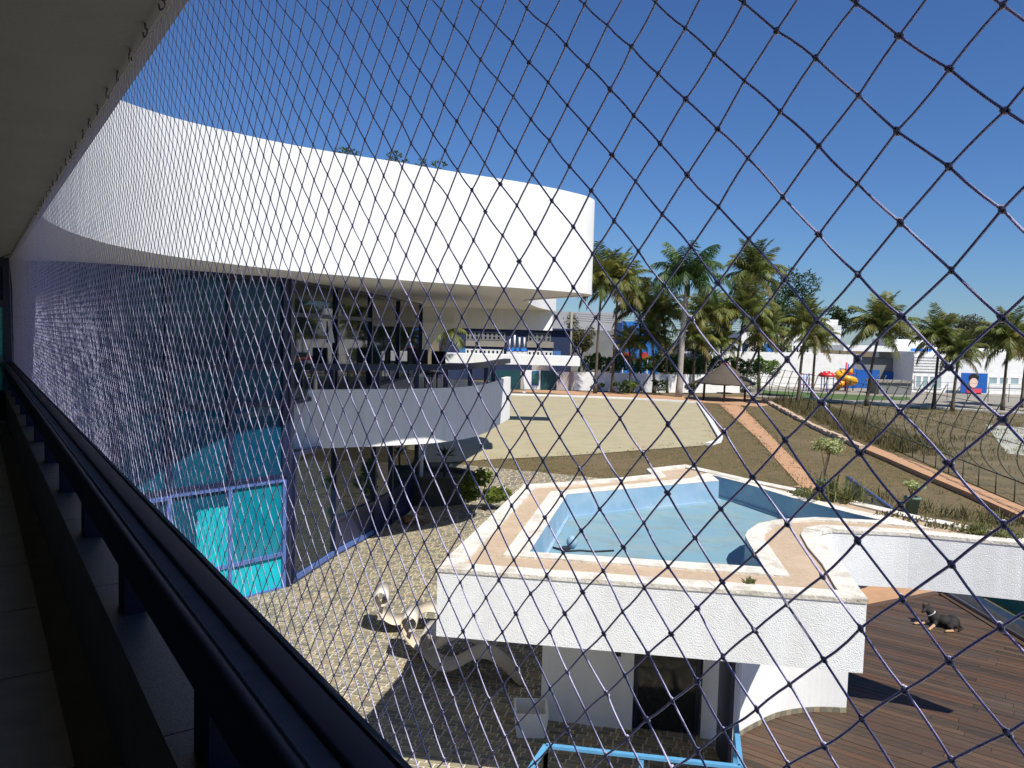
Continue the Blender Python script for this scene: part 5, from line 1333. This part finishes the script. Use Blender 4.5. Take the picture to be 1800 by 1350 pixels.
# painted panel on the wall
mp = thing('painted_panel', 'blue painted panel with a black haired head and a pink band', 'painted panel', (X(1707, 93), 93, 0)); Y = 92.6
m = MB(); m.box(X(1690, Y), X(1736, Y), Y, Y + 0.12, 0.1, Zr(656, 1712, Y)); m.build('board', 'royal_blue', mp)
def disc(cx, cy, rx, ry, y, nm, mt):
    m = MB(); pr = [(X(cx, y) + rx * math.cos(2 * math.pi * i / 18), cy + ry * math.sin(2 * math.pi * i / 18)) for i in range(18)]
    vs = [(x, y, z) for x, z in pr] + [(x, y + 0.03, z) for x, z in pr]; m.add(vs, [tuple(range(18)), tuple(range(18, 36))[::-1]] + [(i, 18 + i, 18 + (i + 1) % 18, (i + 1) % 18) for i in range(18)]); m.build(nm, mt, mp)
disc(1712, Zr(664, 1712, Y), 0.62, 0.5, Y - 0.04, 'hair_shape', 'black_print'); disc(1712, Zr(673, 1712, Y), 0.5, 0.58, Y - 0.08, 'face_shape', 'skin_print')
for t_, u_, mt in ((683, 693, 'pink_print'), (693.5, 697, 'pale_blue_print'), (697.2, 702, 'window_pale')):
    m = MB(); m.box(X(1700, Y), X(1726, Y), Y - 0.06, Y - 0.02, max(0.12, Zr(u_, 1713, Y)), Zr(t_, 1713, Y)); m.build('colour_band', mt, mp)
# playground
sl = thing('spiral_slide', 'yellow spiral playground slide in front of the white building', 'slide', (X(1488, 92), 92, 0)); Y = 92.0
pts = []
for i in range(30):
    t = i / 29; a = 0.4 + t * 9.0; pts.append((X(1487, Y) + 0.95 * math.cos(a), Y + 0.95 * math.sin(a), Zr(652, 1487, Y) * (1 - t) + 0.45 * t))
m = MB(); m.tube(pts, 0.42, 10); m.build('chute', 'slide_yellow', sl)
m = MB(); m.tube([(X(1487, Y), Y, 0), (X(1487, Y), Y, 3.4)], 0.12, 8); m.build('mast', 'toy_red', sl)
m = MB(); m.box(X(1492, Y), X(1504, Y), Y + 0.2, Y + 1.6, Zr(656, 1497, Y) - 0.1, Zr(656, 1497, Y)); m.build('platform', 'toy_red', sl)
for dx in (1493, 1503): m = MB(); m.tube([(X(dx, Y), Y + 0.4, 0), (X(dx, Y), Y + 0.4, Zr(640, dx, Y))], 0.07, 6); m.build('platform_post', 'royal_blue', sl)
mc = thing('mushroom_canopy', 'red and white spotted playground canopy on blue posts', 'canopy', (X(1453, 90), 90, 0)); Y = 90.0; cx = X(1453, Y); cz = Zr(662, 1453, Y)
m = MB(); m.lathe([(0.0, 0.0), (0.98, 0.0), (0.9, 0.28), (0.6, 0.52), (0.0, 0.66)], (cx, Y, cz), 20); m.build('canopy', 'toy_red', mc)
for i in range(12):
    a = i * 2.4; r = 0.35 + 0.5 * (i % 3) / 2; z = cz + 0.66 * (1 - (r / 1.0) ** 2.4) + 0.05; m = MB(); m.ball((cx + r * math.cos(a), Y + r * math.sin(a), z), (0.13, 0.13, 0.08), seg=8, rings=5); m.build('spot', 'toy_white', mc)
for dx, dy in ((-0.7, -0.3), (0.7, -0.3), (0.0, 0.6), (-0.2, -0.6)):
    m = MB(); m.tube([(cx + dx, Y + dy, -0.02), (cx + dx, Y + dy, cz + 0.05)], 0.06, 6); m.build('post', 'royal_blue', mc)
cl = thing('climbing_frame', 'blue climbing frame left of the spotted canopy', 'climbing frame', (X(1418, 90), 90, 0))
for i in range(5):
    x = X(1408 + i * 5, Y); m = MB(); m.tube([(x, Y, -0.02), (x, Y, 2.0)], 0.06, 6); m.build('bar', 'bright_blue', cl)
for z in (0.7, 1.3, 1.95): m = MB(); m.tube([(X(1408, Y), Y, z), (X(1428, Y), Y, z)], 0.05, 6); m.build('rung', 'toy_red', cl)
# straight white fence in front of the playground
pf = thing('playground_fence', 'low thin wire fence along the pavement in front of the playground', 'fence', (40, 80, 0))
a, b = Vector((24, 84.0)), Vector((62, 79.0)); n = 20
for i in range(n):
    p = a.lerp(b, i / (n - 1)); m = MB(); m.tube([(p.x, p.y, -0.03), (p.x, p.y, 1.9)], 0.035, 5); m.build('post', 'green_iron', pf)
for z in (0.5, 1.2, 1.85): m = MB(); m.tube([(a.x, a.y, z), (b.x, b.y, z)], 0.014, 4); m.build('wire', 'green_iron', pf)

# overhead wires from the utility pole, and clutter on the far roofs
wr = thing('overhead_wires', 'thin overhead wires running from the utility pole behind the palms', 'wires', (X(1001, 100), 100, 8))
for k in range(4):
    z = Zr(551 + 4 * k, 1001, 100.0); m = MB(); p0, p1 = Vector((X(1001, 100) - 0.4 + 0.25 * k, 100, z)), Vector((62, 112, z + 0.8)); pts = []
    for i in range(17):
        t = i / 16; q = p0.lerp(p1, t); q.z -= 3.2 * t * (1 - t); pts.append(q)
    m.tube(pts, 0.022, 4); m.build('wire', 'black_print', wr)
for x0, y0, w_, h_, zt, mt in ((X(1330, 112), 112, 1.2, 0.7, Zr(586, 1370, 110), 'shop_grey'), (X(1395, 112), 112, 0.9, 0.9, Zr(586, 1370, 110), 'pavement'), (X(1590, 105), 105, 1.4, 0.6, Zr(597, 1600, 103), 'shop_grey'), (X(1690, 98), 98.5, 1.1, 0.7, Zr(612, 1690, 98), 'pavement'), (X(1760, 99), 99.5, 1.6, 0.5, Zr(612, 1690, 98), 'shop_grey')):
    m = MB(); m.box(x0, x0 + w_, y0, y0 + 0.8, zt - 0.02, zt + h_); m.box(x0 + 0.1, x0 + w_ - 0.1, y0 - 0.06, y0 - 0.005, zt + 0.1, zt + h_ - 0.1); m.build('roof_unit', mt, wb)
for x0, y0, zt in ((X(1450, 114), 115, Zr(562, 1454, 114)), (X(1640, 105), 105, Zr(597, 1600, 103))):
    m = MB(); m.tube([(x0, y0, zt - 0.05), (x0, y0, zt + 2.0)], 0.04, 5); m.tube([(x0 - 0.5, y0, zt + 1.6), (x0 + 0.5, y0, zt + 1.6)], 0.03, 5); m.tube([(x0 - 0.35, y0, zt + 1.85), (x0 + 0.35, y0, zt + 1.85)], 0.03, 5); m.build('aerial', 'dark_iron', wb)
